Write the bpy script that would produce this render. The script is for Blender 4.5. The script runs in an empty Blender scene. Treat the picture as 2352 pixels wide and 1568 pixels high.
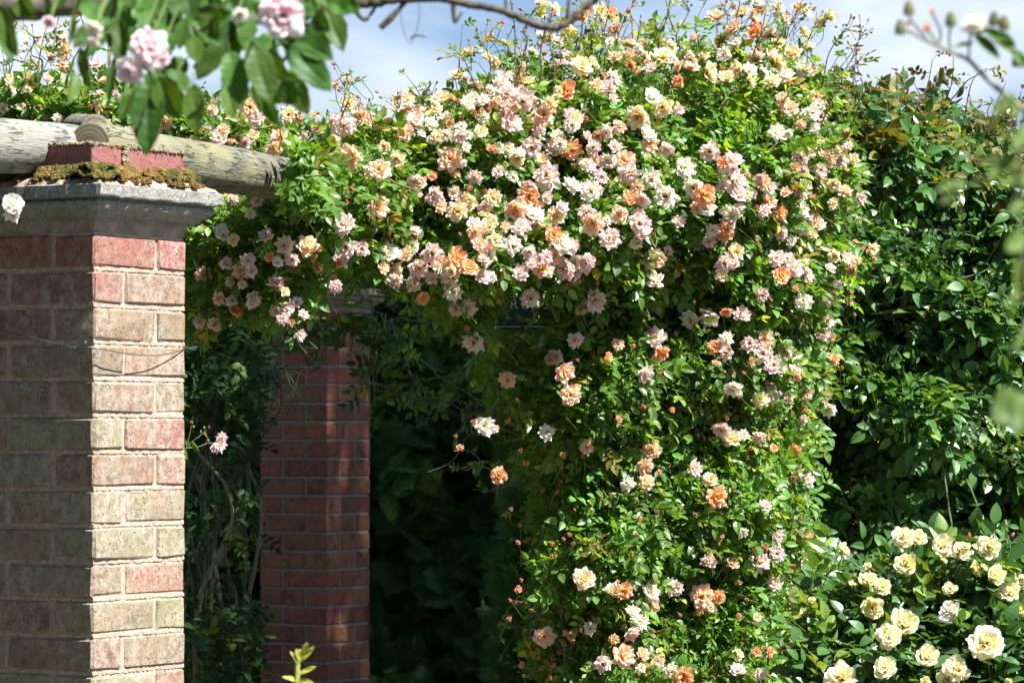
import bpy, math, random
import numpy as np
from mathutils import Vector
R = math.radians
rng = np.random.default_rng(7)
random.seed(7)
sc = bpy.context.scene
col = sc.collection

# ------------------------------------------------------------------ camera
F = 9016.0; CX, CY, HZ = 1176.0, 784.0, 1000.0; EYE = 1.7
PITCH = math.atan((HZ - CY) / F)
cam_d = bpy.data.cameras.new('camera'); cam = bpy.data.objects.new('camera', cam_d); col.objects.link(cam)
cam_d.sensor_width = 36; cam_d.lens = 36 * F / 2352
cam_d.clip_start = 0.1; cam_d.clip_end = 2000
cam.location = (0, 0, EYE); cam.rotation_euler = (R(90) + PITCH, 0, 0)
cam_d.dof.use_dof = True; cam_d.dof.focus_distance = 9.7; cam_d.dof.aperture_fstop = 18.0
sc.camera = cam
sc.view_settings.view_transform = 'Standard'; sc.view_settings.look = 'None'
sc.view_settings.exposure = 1.58; sc.view_settings.gamma = 1
sc.cycles.max_bounces = 8; sc.cycles.diffuse_bounces = 5; sc.cycles.glossy_bounces = 2; sc.cycles.transmission_bounces = 6
sc.cycles.transparent_max_bounces = 6

# ------------------------------------------------------------------ light
SUN_EL = R(54); SUN_AZ = (0.88, -0.475)          # horizontal direction towards the sun
sd = Vector((SUN_AZ[0] * math.cos(SUN_EL), SUN_AZ[1] * math.cos(SUN_EL), math.sin(SUN_EL))).normalized()
ld = bpy.data.lights.new('sun', 'SUN'); ld.energy = 5.0; ld.angle = R(0.5); ld.color = (1, 0.985, 0.955)
lo = bpy.data.objects.new('sun', ld); col.objects.link(lo); lo.rotation_euler = sd.to_track_quat('Z', 'Y').to_euler()
lo.location = (6, -3, 9)

w = bpy.data.worlds.new('World'); sc.world = w; w.use_nodes = True
nt = w.node_tree; nt.nodes.clear()
def N(nt, t, **k):
    n = nt.nodes.new(t)
    for a, b in k.items(): setattr(n, a, b)
    return n
out = N(nt, 'ShaderNodeOutputWorld'); bg = N(nt, 'ShaderNodeBackground'); sky = N(nt, 'ShaderNodeTexSky')
sky.sky_type = 'NISHITA'; sky.sun_disc = False; sky.sun_elevation = SUN_EL
sky.sun_rotation = math.atan2(sd.x, sd.y); sky.air_density = 1.0; sky.dust_density = 0.3; sky.ozone_density = 2.5; sky.altitude = 300
tc = N(nt, 'ShaderNodeTexCoord'); mp = N(nt, 'ShaderNodeMapping'); mp.inputs['Scale'].default_value = (6, 6, 14)
mp.inputs['Location'].default_value = (3.1, 0.4, 1.3)
nz = N(nt, 'ShaderNodeTexNoise'); nz.inputs['Scale'].default_value = 1.6; nz.inputs['Detail'].default_value = 5; nz.inputs['Roughness'].default_value = 0.5
rp = N(nt, 'ShaderNodeValToRGB'); rp.color_ramp.elements[0].position = 0.41; rp.color_ramp.elements[1].position = 0.62
rp.color_ramp.elements[0].color = (0.12, 0.12, 0.12, 1); rp.color_ramp.elements[1].color = (0.85, 0.85, 0.85, 1)
hs = N(nt, 'ShaderNodeMix', data_type='RGBA', blend_type='MULTIPLY'); hs.inputs[0].default_value = 1
hs.inputs['B'].default_value = (0.45, 0.57, 0.76, 1)
mx = N(nt, 'ShaderNodeMix', data_type='RGBA'); mx.inputs['B'].default_value = (6.5, 6.9, 7.6, 1)
sxy = N(nt, 'ShaderNodeSeparateXYZ'); zr = N(nt, 'ShaderNodeMapRange'); zr.inputs[1].default_value = .12; zr.inputs[2].default_value = .45; zr.inputs[3].default_value = 1; zr.inputs[4].default_value = .15
ml = N(nt, 'ShaderNodeMath', operation='MULTIPLY'); nt.links.new(tc.outputs['Generated'], sxy.inputs[0]); nt.links.new(sxy.outputs[2], zr.inputs[0])
nt.links.new(tc.outputs['Generated'], mp.inputs['Vector']); nt.links.new(mp.outputs[0], nz.inputs['Vector'])
nt.links.new(nz.outputs[0], rp.inputs[0]); nt.links.new(rp.outputs[0], ml.inputs[0]); nt.links.new(zr.outputs[0], ml.inputs[1]); nt.links.new(ml.outputs[0], mx.inputs[0])
nt.links.new(sky.outputs[0], hs.inputs['A']); nt.links.new(hs.outputs['Result'], mx.inputs['A'])
nt.links.new(mx.outputs['Result'], bg.inputs[0]); bg.inputs[1].default_value = 0.054
nt.links.new(bg.outputs[0], out.inputs[0])

# ------------------------------------------------------------------ projection helpers (photo grid 2352x1568 -> world)
def at(px, py, Y):
    px = np.asarray(px, float); py = np.asarray(py, float); Y = np.asarray(Y, float)
    dx = (px - CX) / F; dy = (CY - py) / F
    dY = math.cos(PITCH) - dy * math.sin(PITCH); dZ = math.sin(PITCH) + dy * math.cos(PITCH)
    s = Y / dY
    return np.stack(np.broadcast_arrays(dx * s, Y, EYE + dZ * s), -1)
def V3(p): return Vector([float(c) for c in p])

# ------------------------------------------------------------------ mesh soup
class Soup:
    def __init__(s): s.v = []; s.c = []; s.q = []; s.t = []; s.n = 0
    def add(s, tm, M, T, colr=None):
        V, Q, Tr, C = tm
        n = len(T); k = len(V)
        v = np.einsum('nij,kj->nki', M, V) + T[:, None, :]
        cc = np.broadcast_to(C[None], (n, k, 3))
        if colr is not None: cc = cc * np.asarray(colr)[:, None, :]
        off = s.n + np.arange(n) * k
        s.v.append(v.reshape(-1, 3)); s.c.append(cc.reshape(-1, 3))
        if len(Q): s.q.append((Q[None] + off[:, None, None]).reshape(-1, 4))
        if len(Tr): s.t.append((Tr[None] + off[:, None, None]).reshape(-1, 3))
        s.n += n * k
    def raw(s, v, q=(), t=(), c=(1, 1, 1)):
        v = np.asarray(v, float).reshape(-1, 3); c = np.asarray(c, float)
        if c.ndim == 1: c = np.broadcast_to(c, v.shape)
        s.add((v, np.asarray(q, int).reshape(-1, 4), np.asarray(t, int).reshape(-1, 3), c), np.eye(3)[None], np.zeros((1, 3)))
    def data(s): 
        return (np.concatenate(s.v), np.concatenate(s.q) if s.q else np.zeros((0, 4), int),
                np.concatenate(s.t) if s.t else np.zeros((0, 3), int), np.concatenate(s.c))
    def mesh(s, name, mat, smooth=False):
        v, q, t, c = s.data()
        me = bpy.data.meshes.new(name)
        me.vertices.add(len(v)); me.vertices.foreach_set('co', v.astype(np.float32).ravel())
        loops = np.concatenate([q.ravel(), t.ravel()]).astype(np.int32)
        me.loops.add(len(loops)); me.loops.foreach_set('vertex_index', loops)
        nf = len(q) + len(t); me.polygons.add(nf)
        st = np.concatenate([np.arange(len(q)) * 4, len(q) * 4 + np.arange(len(t)) * 3]).astype(np.int32)
        me.polygons.foreach_set('loop_start', st)
        me.polygons.foreach_set('use_smooth', np.full(nf, smooth))
        at_ = me.color_attributes.new('Col', 'FLOAT_COLOR', 'POINT')
        at_.data.foreach_set('color', np.concatenate([c, np.ones((len(c), 1))], 1).astype(np.float32).ravel())
        me.materials.append(mat); me.update(calc_edges=True); me.validate()
        return me
    def build(s, name, mat, parent=None, smooth=False):
        return link(name, s.mesh(name, mat, smooth), parent)
def link(name, me, parent=None):
    o = bpy.data.objects.new(name, me); col.objects.link(o)
    if parent is not None: o.parent = parent
    return o
def tag(o, label=None, cat=None, group=None, kind=None):
    if label: o['label'] = label
    if cat: o['category'] = cat
    if group: o['group'] = group
    if kind: o['kind'] = kind
    return o
def empty(name, label, cat, group=None):
    o = bpy.data.objects.new(name, None); col.objects.link(o); o.empty_display_size = 0.1
    return tag(o, label, cat, group)

def unit(a): return a / np.maximum(np.linalg.norm(a, axis=-1, keepdims=True), 1e-9)
def frames(x, z):
    """orthonormal frames, columns x,y,z: x kept exact, z made perpendicular"""
    x = unit(x); z = unit(z - (z * x).sum(-1, keepdims=True) * x); y = np.cross(z, x)
    return np.stack([x, y, z], -1)
def framesz(z, spin=None):
    z = unit(z); a = rng.normal(size=z.shape) if spin is None else spin
    x = unit(a - (a * z).sum(-1, keepdims=True) * z); return np.stack([x, np.cross(z, x), z], -1)
def tube(s, P, r, c=(1, 1, 1), k=5):
    P = np.asarray(P, float); n = len(P); r = np.broadcast_to(np.asarray(r, float), (n,))
    T = unit(np.gradient(P, axis=0)); up = np.array([0.31, 0.2, 0.93]); up2 = np.array([1.0, 0.1, 0])
    A = np.where(np.abs((T * up).sum(-1, keepdims=True)) > 0.93, up2, up)
    A = unit(A - (A * T).sum(-1, keepdims=True) * T); B = np.cross(T, A)
    a = np.linspace(0, 2 * math.pi, k, endpoint=False)
    v = P[:, None] + r[:, None, None] * (np.cos(a)[None, :, None] * A[:, None] + np.sin(a)[None, :, None] * B[:, None])
    i = np.arange(n - 1)[:, None] * k; j = np.arange(k)[None]; j2 = (j + 1) % k
    q = np.stack([i + j, i + j2, i + k + j2, i + k + j], -1).reshape(-1, 4)
    v = np.concatenate([v.reshape(-1, 3), P[:1], P[-1:]])
    m = n * k; jj = np.arange(k)
    t = np.concatenate([np.stack([(jj + 1) % k, jj, np.full(k, m)], -1), np.stack([(n - 1) * k + jj, (n - 1) * k + (jj + 1) % k, np.full(k, m + 1)], -1)])
    s.raw(v, q, t, c)
def spline(pts, n=12):
    """Catmull-Rom through points"""
    p = np.asarray(pts, float)
    if len(p) == 2: return p[0] + (p[1] - p[0]) * np.linspace(0, 1, n)[:, None]
    p = np.vstack([2 * p[0] - p[1], p, 2 * p[-1] - p[-2]]); outp = []
    for i in range(1, len(p) - 2):
        t = np.linspace(0, 1, n, endpoint=False)[:, None]
        outp.append(0.5 * (2 * p[i] + (p[i + 1] - p[i - 1]) * t + (2 * p[i - 1] - 5 * p[i] + 4 * p[i + 1] - p[i + 2]) * t ** 2 + (-p[i - 1] + 3 * p[i] - 3 * p[i + 1] + p[i + 2]) * t ** 3))
    return np.vstack(outp + [p[-2][None]])

# ------------------------------------------------------------------ materials
def mat(name):
    m = bpy.data.materials.new(name); m.use_nodes = True; m.node_tree.nodes.clear()
    return m, m.node_tree
def leafy(name, rough=0.4, spec=0.5, trans=0.3, tcol=(1.5, 1.35, 0.5), vary=0.35, vscale=9.0):
    m, nt = mat(name)
    o = N(nt, 'ShaderNodeOutputMaterial'); p = N(nt, 'ShaderNodeBsdfPrincipled'); tr = N(nt, 'ShaderNodeBsdfTranslucent'); mix = N(nt, 'ShaderNodeMixShader')
    a = N(nt, 'ShaderNodeVertexColor'); a.layer_name = 'Col'
    tcx = N(nt, 'ShaderNodeTexCoord'); nz = N(nt, 'ShaderNodeTexNoise'); nz.inputs['Scale'].default_value = vscale; nz.inputs['Detail'].default_value = 3
    mr = N(nt, 'ShaderNodeMapRange'); mr.inputs[1].default_value = .3; mr.inputs[2].default_value = .7; mr.inputs[3].default_value = 1 - vary; mr.inputs[4].default_value = 1 + vary
    mu = N(nt, 'ShaderNodeMix', data_type='RGBA', blend_type='MULTIPLY'); mu.inputs[0].default_value = 1
    nt.links.new(tcx.outputs['Object'], nz.inputs['Vector']); nt.links.new(nz.outputs[0], mr.inputs[0])
    nt.links.new(a.outputs[0], mu.inputs['A']); nt.links.new(mr.outputs[0], mu.inputs['B'])
    nt.links.new(mu.outputs['Result'], p.inputs['Base Color'])
    p.inputs['Roughness'].default_value = rough; p.inputs['Specular IOR Level'].default_value = spec
    m2 = N(nt, 'ShaderNodeMix', data_type='RGBA', blend_type='MULTIPLY'); m2.inputs[0].default_value = 1; m2.inputs['B'].default_value = (*tcol, 1)
    nt.links.new(mu.outputs['Result'], m2.inputs['A']); nt.links.new(m2.outputs['Result'], tr.inputs[0])
    mix.inputs[0].default_value = trans
    nt.links.new(p.outputs[0], mix.inputs[1]); nt.links.new(tr.outputs[0], mix.inputs[2]); nt.links.new(mix.outputs[0], o.inputs[0])
    return m
M_leaf = leafy('rose_leaf', 0.40, 0.45, 0.38, (2.3, 2.0, 0.45), 0.22, 7)
M_gloss = leafy('glossy_leaf', 0.36, 0.5, 0.3, (2.2, 1.8, 0.5), 0.22, 7)
M_near = leafy('near_leaf', 0.5, 0.22, 0.3, (1.9, 1.8, 0.35), 0.15, 30)
M_yew = leafy('yew_needles', 0.45, 0.35, 0.12, (1.6, 1.5, 0.5), 0.3, 3)
M_shade = leafy('shaded_leaf', 0.5, 0.22, 0.3, (2.2, 1.9, 0.45), 0.22, 7)
M_petal = leafy('petals', 0.6, 0.2, 0.45, (1.06, 1.0, 0.98), 0.04, 40)
M_stem = leafy('stems', 0.5, 0.3, 0.0, vary=0.3, vscale=60)
M_moss = leafy('moss', 0.9, 0.1, 0.1, (1.2, 1.1, 0.6), 0.5, 70)

def simple(name, c, rough=0.8, nscale=30, amt=0.3, bump=0.3, metal=0.0, bdist=0.002):
    m, nt = mat(name); o = N(nt, 'ShaderNodeOutputMaterial'); p = N(nt, 'ShaderNodeBsdfPrincipled')
    t = N(nt, 'ShaderNodeTexCoord'); nz = N(nt, 'ShaderNodeTexNoise'); nz.inputs['Scale'].default_value = nscale; nz.inputs['Detail'].default_value = 8; nz.inputs['Roughness'].default_value = .65
    rp = N(nt, 'ShaderNodeValToRGB'); rp.color_ramp.elements[0].position = .3; rp.color_ramp.elements[1].position = .7
    rp.color_ramp.elements[0].color = (*[x * (1 - amt) for x in c], 1); rp.color_ramp.elements[1].color = (*[min(1, x * (1 + amt)) for x in c], 1)
    b = N(nt, 'ShaderNodeBump'); b.inputs['Strength'].default_value = bump; b.inputs['Distance'].default_value = bdist
    nt.links.new(t.outputs['Object'], nz.inputs['Vector']); nt.links.new(nz.outputs[0], rp.inputs[0]); nt.links.new(rp.outputs[0], p.inputs['Base Color'])
    nt.links.new(nz.outputs[0], b.inputs['Height']); nt.links.new(b.outputs[0], p.inputs['Normal'])
    p.inputs['Roughness'].default_value = rough; p.inputs['Metallic'].default_value = metal
    nt.links.new(p.outputs[0], o.inputs[0]); return m
M_wire = simple('wire', (0.10, 0.13, 0.13), .4, 200, .2, 0, .6)
M_bark = simple('bark', (0.085, 0.07, 0.048), .85, 45, .6, .8, bdist=.004)
M_trunk = simple('old_stem', (0.13, 0.105, 0.065), .85, 60, .55, .8, bdist=.004)

def mixc(nt, fac, a, b, blend='MIX'):
    m = N(nt, 'ShaderNodeMix', data_type='RGBA', blend_type=blend)
    for s_, x in ((0, fac), ('A', a), ('B', b)):
        if isinstance(x, (int, float)): m.inputs[s_].default_value = x
        elif isinstance(x, tuple): m.inputs[s_].default_value = (*x, 1)
        else: nt.links.new(x, m.inputs[s_])
    return m.outputs['Result']
def noise(nt, vec, scale, detail=6, rough=.6, lo=.4, hi=.6, dist=0.0):
    n = N(nt, 'ShaderNodeTexNoise'); n.inputs['Scale'].default_value = scale; n.inputs['Detail'].default_value = detail; n.inputs['Roughness'].default_value = rough
    n.inputs['Distortion'].default_value = dist
    nt.links.new(vec, n.inputs['Vector'])
    mr = N(nt, 'ShaderNodeMapRange'); mr.inputs[1].default_value = lo; mr.inputs[2].default_value = hi
    nt.links.new(n.outputs[0], mr.inputs[0]); return mr.outputs[0], n.outputs[0]
def math_(nt, op, a, b=None):
    m = N(nt, 'ShaderNodeMath', operation=op)
    for i, x in enumerate((a, b)):
        if x is None: continue
        if isinstance(x, (int, float)): m.inputs[i].default_value = x
        else: nt.links.new(x, m.inputs[i])
    m.use_clamp = op in ('MULTIPLY', 'ADD', 'SUBTRACT') and False
    return m.outputs[0]
def mapping(nt, vec, scale):
    m = N(nt, 'ShaderNodeMapping'); m.inputs['Scale'].default_value = scale; nt.links.new(vec, m.inputs['Vector']); return m.outputs[0]

def brick_mat(name, algae, lichen, crack):
    """per-brick colour from the mesh, then pits, lichen specks and green algae"""
    m, nt = mat(name); o = N(nt, 'ShaderNodeOutputMaterial'); p = N(nt, 'ShaderNodeBsdfPrincipled')
    a = N(nt, 'ShaderNodeVertexColor'); a.layer_name = 'Col'; t = N(nt, 'ShaderNodeTexCoord'); v = t.outputs['Object']
    sx = N(nt, 'ShaderNodeSeparateXYZ'); nt.links.new(v, sx.inputs[0])
    f, _ = noise(nt, v, 40, 6, .7, .3, .7); c = mixc(nt, f, (0.72, 0.72, 0.72), (1.25, 1.2, 1.15)); c = mixc(nt, 1.0, a.outputs[0], c, 'MULTIPLY')
    alg = a.outputs[1] if False else None
    low = N(nt, 'ShaderNodeMapRange'); low.inputs[1].default_value = 2.12; low.inputs[2].default_value = 1.9; low.inputs[3].default_value = 0.0; low.inputs[4].default_value = 1.0
    nt.links.new(sx.outputs[2], low.inputs[0])
    g, _ = noise(nt, mapping(nt, v, (1, 1, 1.0)), 5.5, 7, .68, .36, .62)
    g = math_(nt, 'MULTIPLY', g, low.outputs[0]); g = math_(nt, 'MULTIPLY', g, algae)
    c = mixc(nt, g, c, (0.24, 0.235, 0.15))
    l, _ = noise(nt, mapping(nt, v, (1, 1, .85)), 44, 8, .75, .42, .64); l2, _ = noise(nt, v, 7, 3, .5, .25, .55)
    l = math_(nt, 'MULTIPLY', math_(nt, 'MULTIPLY', l, l2), lichen); c = mixc(nt, l, c, (0.52, 0.50, 0.44))
    y, _ = noise(nt, v, 120, 3, .5, .66, .7); y = math_(nt, 'MULTIPLY', y, algae * .7); c = mixc(nt, y, c, (0.42, 0.34, 0.07))
    pit, praw = noise(nt, mapping(nt, v, (1, 1, .7)), 190, 2, .5, .64, .68); c = mixc(nt, math_(nt, 'MULTIPLY', pit, .75), c, (0.04, 0.03, 0.025))
    cr, _ = noise(nt, mapping(nt, v, (1, 1, 3.2)), 38, 5, .6, .47, .495, .6); cr2, _ = noise(nt, mapping(nt, v, (1, 1, 3.2)), 38, 5, .6, .53, .505, .6)
    ck = math_(nt, 'MULTIPLY', math_(nt, 'MULTIPLY', cr, cr2), crack); k3, _ = noise(nt, v, 14, 2, .5, .55, .6); ck = math_(nt, 'MULTIPLY', ck, k3)
    c = mixc(nt, ck, c, (0.03, 0.015, 0.012))
    nt.links.new(c, p.inputs['Base Color']); p.inputs['Roughness'].default_value = .85
    h, hr = noise(nt, v, 75, 8, .7, 0, 1); h = math_(nt, 'SUBTRACT', h, math_(nt, 'MULTIPLY', pit, .5)); h = math_(nt, 'SUBTRACT', h, math_(nt, 'MULTIPLY', ck, .6))
    b = N(nt, 'ShaderNodeBump'); b.inputs['Strength'].default_value = .9; b.inputs['Distance'].default_value = .004
    nt.links.new(h, b.inputs['Height']); nt.links.new(b.outputs[0], p.inputs['Normal']); nt.links.new(p.outputs[0], o.inputs[0]); return m
M_brick = brick_mat('weathered_brick', .5, .5, 0.25)
M_brick2 = brick_mat('red_brick', .0, .10, .8)
M_mortar = simple('mortar', (0.41, 0.295, 0.225), .95, 90, .35, 1, bdist=.004)
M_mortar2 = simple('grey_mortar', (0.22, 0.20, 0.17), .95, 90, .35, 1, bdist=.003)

def stone_mat():
    m, nt = mat('lichen_stone'); o = N(nt, 'ShaderNodeOutputMaterial'); p = N(nt, 'ShaderNodeBsdfPrincipled'); t = N(nt, 'ShaderNodeTexCoord'); v = t.outputs['Object']
    f, r = noise(nt, v, 150, 6, .75, .35, .65); c = mixc(nt, f, (0.20, 0.195, 0.175), (0.62, 0.61, 0.57))
    g, _ = noise(nt, v, 12, 5, .6, .4, .65); c = mixc(nt, math_(nt, 'MULTIPLY', g, .45), c, (0.2, 0.19, 0.14))
    y, _ = noise(nt, v, 55, 6, .75, .56, .62); y2, _ = noise(nt, v, 8, 2, .5, .42, .55); c = mixc(nt, math_(nt, 'MULTIPLY', math_(nt, 'MULTIPLY', y, y2), .8), c, (0.46, 0.33, 0.06))
    nt.links.new(c, p.inputs['Base Color']); p.inputs['Roughness'].default_value = .95
    b = N(nt, 'ShaderNodeBump'); b.inputs['Strength'].default_value = 1; b.inputs['Distance'].default_value = .004
    nt.links.new(f, b.inputs['Height']); nt.links.new(b.outputs[0], p.inputs['Normal']); nt.links.new(p.outputs[0], o.inputs[0]); return m
M_stone = stone_mat()
M_render = simple('cement_band', (0.30, 0.235, 0.205), .95, 22, .45, 1, bdist=.01)
M_flaunch = simple('flaunching', (0.40, 0.26, 0.18), .95, 30, .35, 1, bdist=.008)
M_cap2 = simple('brown_stone', (0.27, 0.215, 0.145), .95, 60, .4, 1)

def log_mat(name, base, green, ck=0.9):
    m, nt = mat(name); o = N(nt, 'ShaderNodeOutputMaterial'); p = N(nt, 'ShaderNodeBsdfPrincipled'); t = N(nt, 'ShaderNodeTexCoord'); v = t.outputs['Object']
    f, r = noise(nt, mapping(nt, v, (1.5, 12, 12)), 12, 8, .7, .3, .7); c = mixc(nt, f, tuple(x * .62 for x in base), tuple(min(.8, x * 1.35) for x in base))
    wv, _ = noise(nt, v, 11, 6, .65, .45, .62); c = mixc(nt, math_(nt, 'MULTIPLY', wv, .22), c, (0.36, 0.36, 0.34))
    g, _ = noise(nt, mapping(nt, v, (.6, 1.5, 1.5)), 9, 5, .6, .42, .62); c = mixc(nt, math_(nt, 'MULTIPLY', g, green), c, (0.25, 0.23, 0.10))
    # long drying cracks: thin iso-lines of a stretched noise, broken up
    a1, _ = noise(nt, mapping(nt, v, (2.2, 17, 17)), 4.5, 3, .6, .455, .495, .35); a2, _ = noise(nt, mapping(nt, v, (2.2, 17, 17)), 4.5, 3, .6, .545, .505, .35)
    k, _ = noise(nt, v, 16, 3, .6, .49, .56); cr = math_(nt, 'MULTIPLY', math_(nt, 'MULTIPLY', a1, a2), math_(nt, 'MULTIPLY', k, ck * .8))
    c = mixc(nt, cr, c, (0.025, 0.02, 0.012)); nt.links.new(c, p.inputs['Base Color']); p.inputs['Roughness'].default_value = .85
    h = math_(nt, 'SUBTRACT', math_(nt, 'MULTIPLY', f, .4), cr)
    b = N(nt, 'ShaderNodeBump'); b.inputs['Strength'].default_value = 1; b.inputs['Distance'].default_value = .006
    nt.links.new(h, b.inputs['Height']); nt.links.new(b.outputs[0], p.inputs['Normal']); nt.links.new(p.outputs[0], o.inputs[0]); return m
M_log = log_mat('weathered_log', (0.125, 0.12, 0.088), .6)
M_logpale = log_mat('pale_log', (0.235, 0.235, 0.215), .25, .8)
def endgrain_mat():
    m, nt = mat('log_end'); o = N(nt, 'ShaderNodeOutputMaterial'); p = N(nt, 'ShaderNodeBsdfPrincipled'); t = N(nt, 'ShaderNodeTexCoord')
    wv = N(nt, 'ShaderNodeTexWave', wave_type='RINGS', rings_direction='X'); wv.inputs['Scale'].default_value = 38; wv.inputs['Distortion'].default_value = 2.5; wv.inputs['Detail Scale'].default_value = 2
    nt.links.new(t.outputs['Object'], wv.inputs['Vector']); c = mixc(nt, wv.outputs[1], (0.12, 0.105, 0.06), (0.23, 0.20, 0.12))
    nt.links.new(c, p.inputs['Base Color']); p.inputs['Roughness'].default_value = .9; nt.links.new(p.outputs[0], o.inputs[0]); return m
M_end = endgrain_mat()

# ------------------------------------------------------------------ ground
def sheet(name, x0, x1, y0, y1, z, m, nx=2, ny=2):
    s = Soup(); X, Yg = np.meshgrid(np.linspace(x0, x1, nx), np.linspace(y0, y1, ny)); v = np.stack([X, Yg, np.full_like(X, z)], -1).reshape(-1, 3)
    i = np.arange(ny - 1)[:, None] * nx + np.arange(nx - 1)[None]; q = np.stack([i, i + 1, i + nx + 1, i + nx], -1).reshape(-1, 4); s.raw(v, q); return s.build(name, m)
M_grass = simple('grass', (0.045, 0.075, 0.02), .95, 30, .5, 1, bdist=.02)
M_path = simple('gravel', (0.13, 0.115, 0.09), .95, 120, .4, 1, bdist=.01)
tag(sheet('ground', -300, 300, -100, 500, 0, M_grass), kind='structure')
tag(sheet('path', -2.4, 2.4, -20, 15.5, 0.004, M_path), kind='structure')

# ------------------------------------------------------------------ brick pillars
AX = np.array([0.5, 0.866]); AY = np.array([-0.866, 0.5])      # along the sunlit face, along the shaded face (both away from the viewer)
BW = 0.327
def box_tm(bev=.0025):
    """unit-ish bevelled box made per brick"""
def brick_box(s, x0, x1, y0, y1, z0, z1, colr, b=.004, jit=.0015):
    # 24-vertex chamfered box
    vs = []; idx = {}
    for ix, X in enumerate((x0, x1)):
        for iy, Yy in enumerate((y0, y1)):
            for iz, Z in enumerate((z0, z1)):
                sx, sy, sz = (1 if ix == 0 else -1), (1 if iy == 0 else -1), (1 if iz == 0 else -1)
                idx[ix, iy, iz, 0] = len(vs); vs.append((X, Yy + sy * b, Z + sz * b))
                idx[ix, iy, iz, 1] = len(vs); vs.append((X + sx * b, Yy, Z + sz * b))
                idx[ix, iy, iz, 2] = len(vs); vs.append((X + sx * b, Yy + sy * b, Z))
    vs = np.array(vs) + rng.normal(0, jit, (24, 3)) * .6
    q = []; t = []
    for k in (0, 1): q.append([idx[k, 0, 0, 0], idx[k, 1, 0, 0], idx[k, 1, 1, 0], idx[k, 0, 1, 0]]); q.append([idx[0, k, 0, 1], idx[1, k, 0, 1], idx[1, k, 1, 1], idx[0, k, 1, 1]]); q.append([idx[0, 0, k, 2], idx[1, 0, k, 2], idx[1, 1, k, 2], idx[0, 1, k, 2]])
    for a in (0, 1):
        for c_ in (0, 1):
            q.append([idx[a, c_, 0, 0], idx[a, c_, 1, 0], idx[a, c_, 1, 1], idx[a, c_, 0, 1]])
            q.append([idx[a, 0, c_, 0], idx[a, 1, c_, 0], idx[a, 1, c_, 2], idx[a, 0, c_, 2]])
            q.append([idx[0, a, c_, 1], idx[1, a, c_, 1], idx[1, a, c_, 2], idx[0, a, c_, 2]])
            for e in (0, 1): t.append([idx[a, c_, e, 0], idx[a, c_, e, 1], idx[a, c_, e, 2]])
    s.raw(vs, q, t, colr)
def courses(s, ztop, n, colf, bev=.004, jit=.0015, start=0):
    L, H, J = .215, .102, .010
    for k in range(n):
        z1 = ztop - k * .075; z0 = z1 - .065
        pin = [(0, L, 0, H), (L + J, BW, 0, L), (H + J, BW, L + J, BW), (0, H, H + J, BW)]
        if (k + start) % 2: pin = [(y0, y1, x0, x1) for x0, x1, y0, y1 in pin]
        for r_ in pin:
            dj = np.clip(rng.normal(0, jit * .5, 6), -.0016, .0016); brick_box(s, r_[0] + dj[0], r_[1] + dj[1], r_[2] + dj[2], r_[3] + dj[3], z0 + dj[4] * .7, z1 + dj[5] * .7, colf(k), bev, jit)
def to_local(o, cx, cy):
    o.location = (cx, cy, 0); o.rotation_euler = (0, 0, math.atan2(AX[1], AX[0]))
def ring_loft(s, prof, c=(1, 1, 1), lo=0.0, hi=BW, sub=14, jit=0.0):
    """square moulding: prof = [(outward, z)]"""
    rings = []
    for o_, z in prof:
        a = lo - o_; b = hi + o_; t = np.linspace(0, 1, sub, endpoint=False)
        pts = np.concatenate([np.stack([a + (b - a) * t, np.full(sub, a)], -1), np.stack([np.full(sub, b), a + (b - a) * t], -1),
                              np.stack([b - (b - a) * t, np.full(sub, b)], -1), np.stack([np.full(sub, a), b - (b - a) * t], -1)])
        v = np.concatenate([pts, np.full((len(pts), 1), z)], 1); rings.append(v + rng.normal(0, 1, v.shape) * jit)
    m = 4 * sub; v = np.vstack(rings); q = []
    for i in range(len(rings) - 1):
        j = np.arange(m); q.append(np.stack([i * m + j, i * m + (j + 1) % m, (i + 1) * m + (j + 1) % m, (i + 1) * m + j], -1))
    v = np.vstack([v, [[(lo + hi) / 2, (lo + hi) / 2, prof[0][1]], [(lo + hi) / 2, (lo + hi) / 2, prof[-1][1]]]])
    j = np.arange(m); t = np.concatenate([np.stack([(j + 1) % m, j, np.full(m, len(v) - 2)], -1), np.stack([(len(rings) - 1) * m + j, (len(rings) - 1) * m + (j + 1) % m, np.full(m, len(v) - 1)], -1)])
    s.raw(v, np.vstack(q), t, c)
def cap_profile(zb):
    k = .80
    return [(o_, zb + z * k) for o_, z in ((0.002, 0), (0.010, 0), (0.011, .007), (0.021, .009), (0.023, .016), (0.031, .023), (0.039, .029), (0.0435, .037), (0.0435, .045), (0.038, .051), (0.038, .054), (0.055, .056), (0.057, .060), (0.057, .086), (0.053, .089))]
def pillar(name, label, corner, zbrick, ncourse, colf, mb, mm, mcap, cap=True, bev=.004, start=0, jit=.0015):
    root = empty(name, label, 'pillar'); root.location = (corner[0], corner[1], 0); root.rotation_euler = (0, 0, math.atan2(AX[1], AX[0]))
    s = Soup(); courses(s, zbrick, ncourse, colf, bev, jit, start); s.build('brick_shaft', mb, root)
    m = Soup(); d = .0045; ring_loft(m, [(-d, 0.0), (-d, zbrick + .004)], sub=10); m.build('mortar_joints', mm, root)
    if cap:
        c = Soup(); ring_loft(c, cap_profile(zbrick + .029), jit=.0005, sub=40); c.build('stone_cap', mcap, root)
    return root
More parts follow.
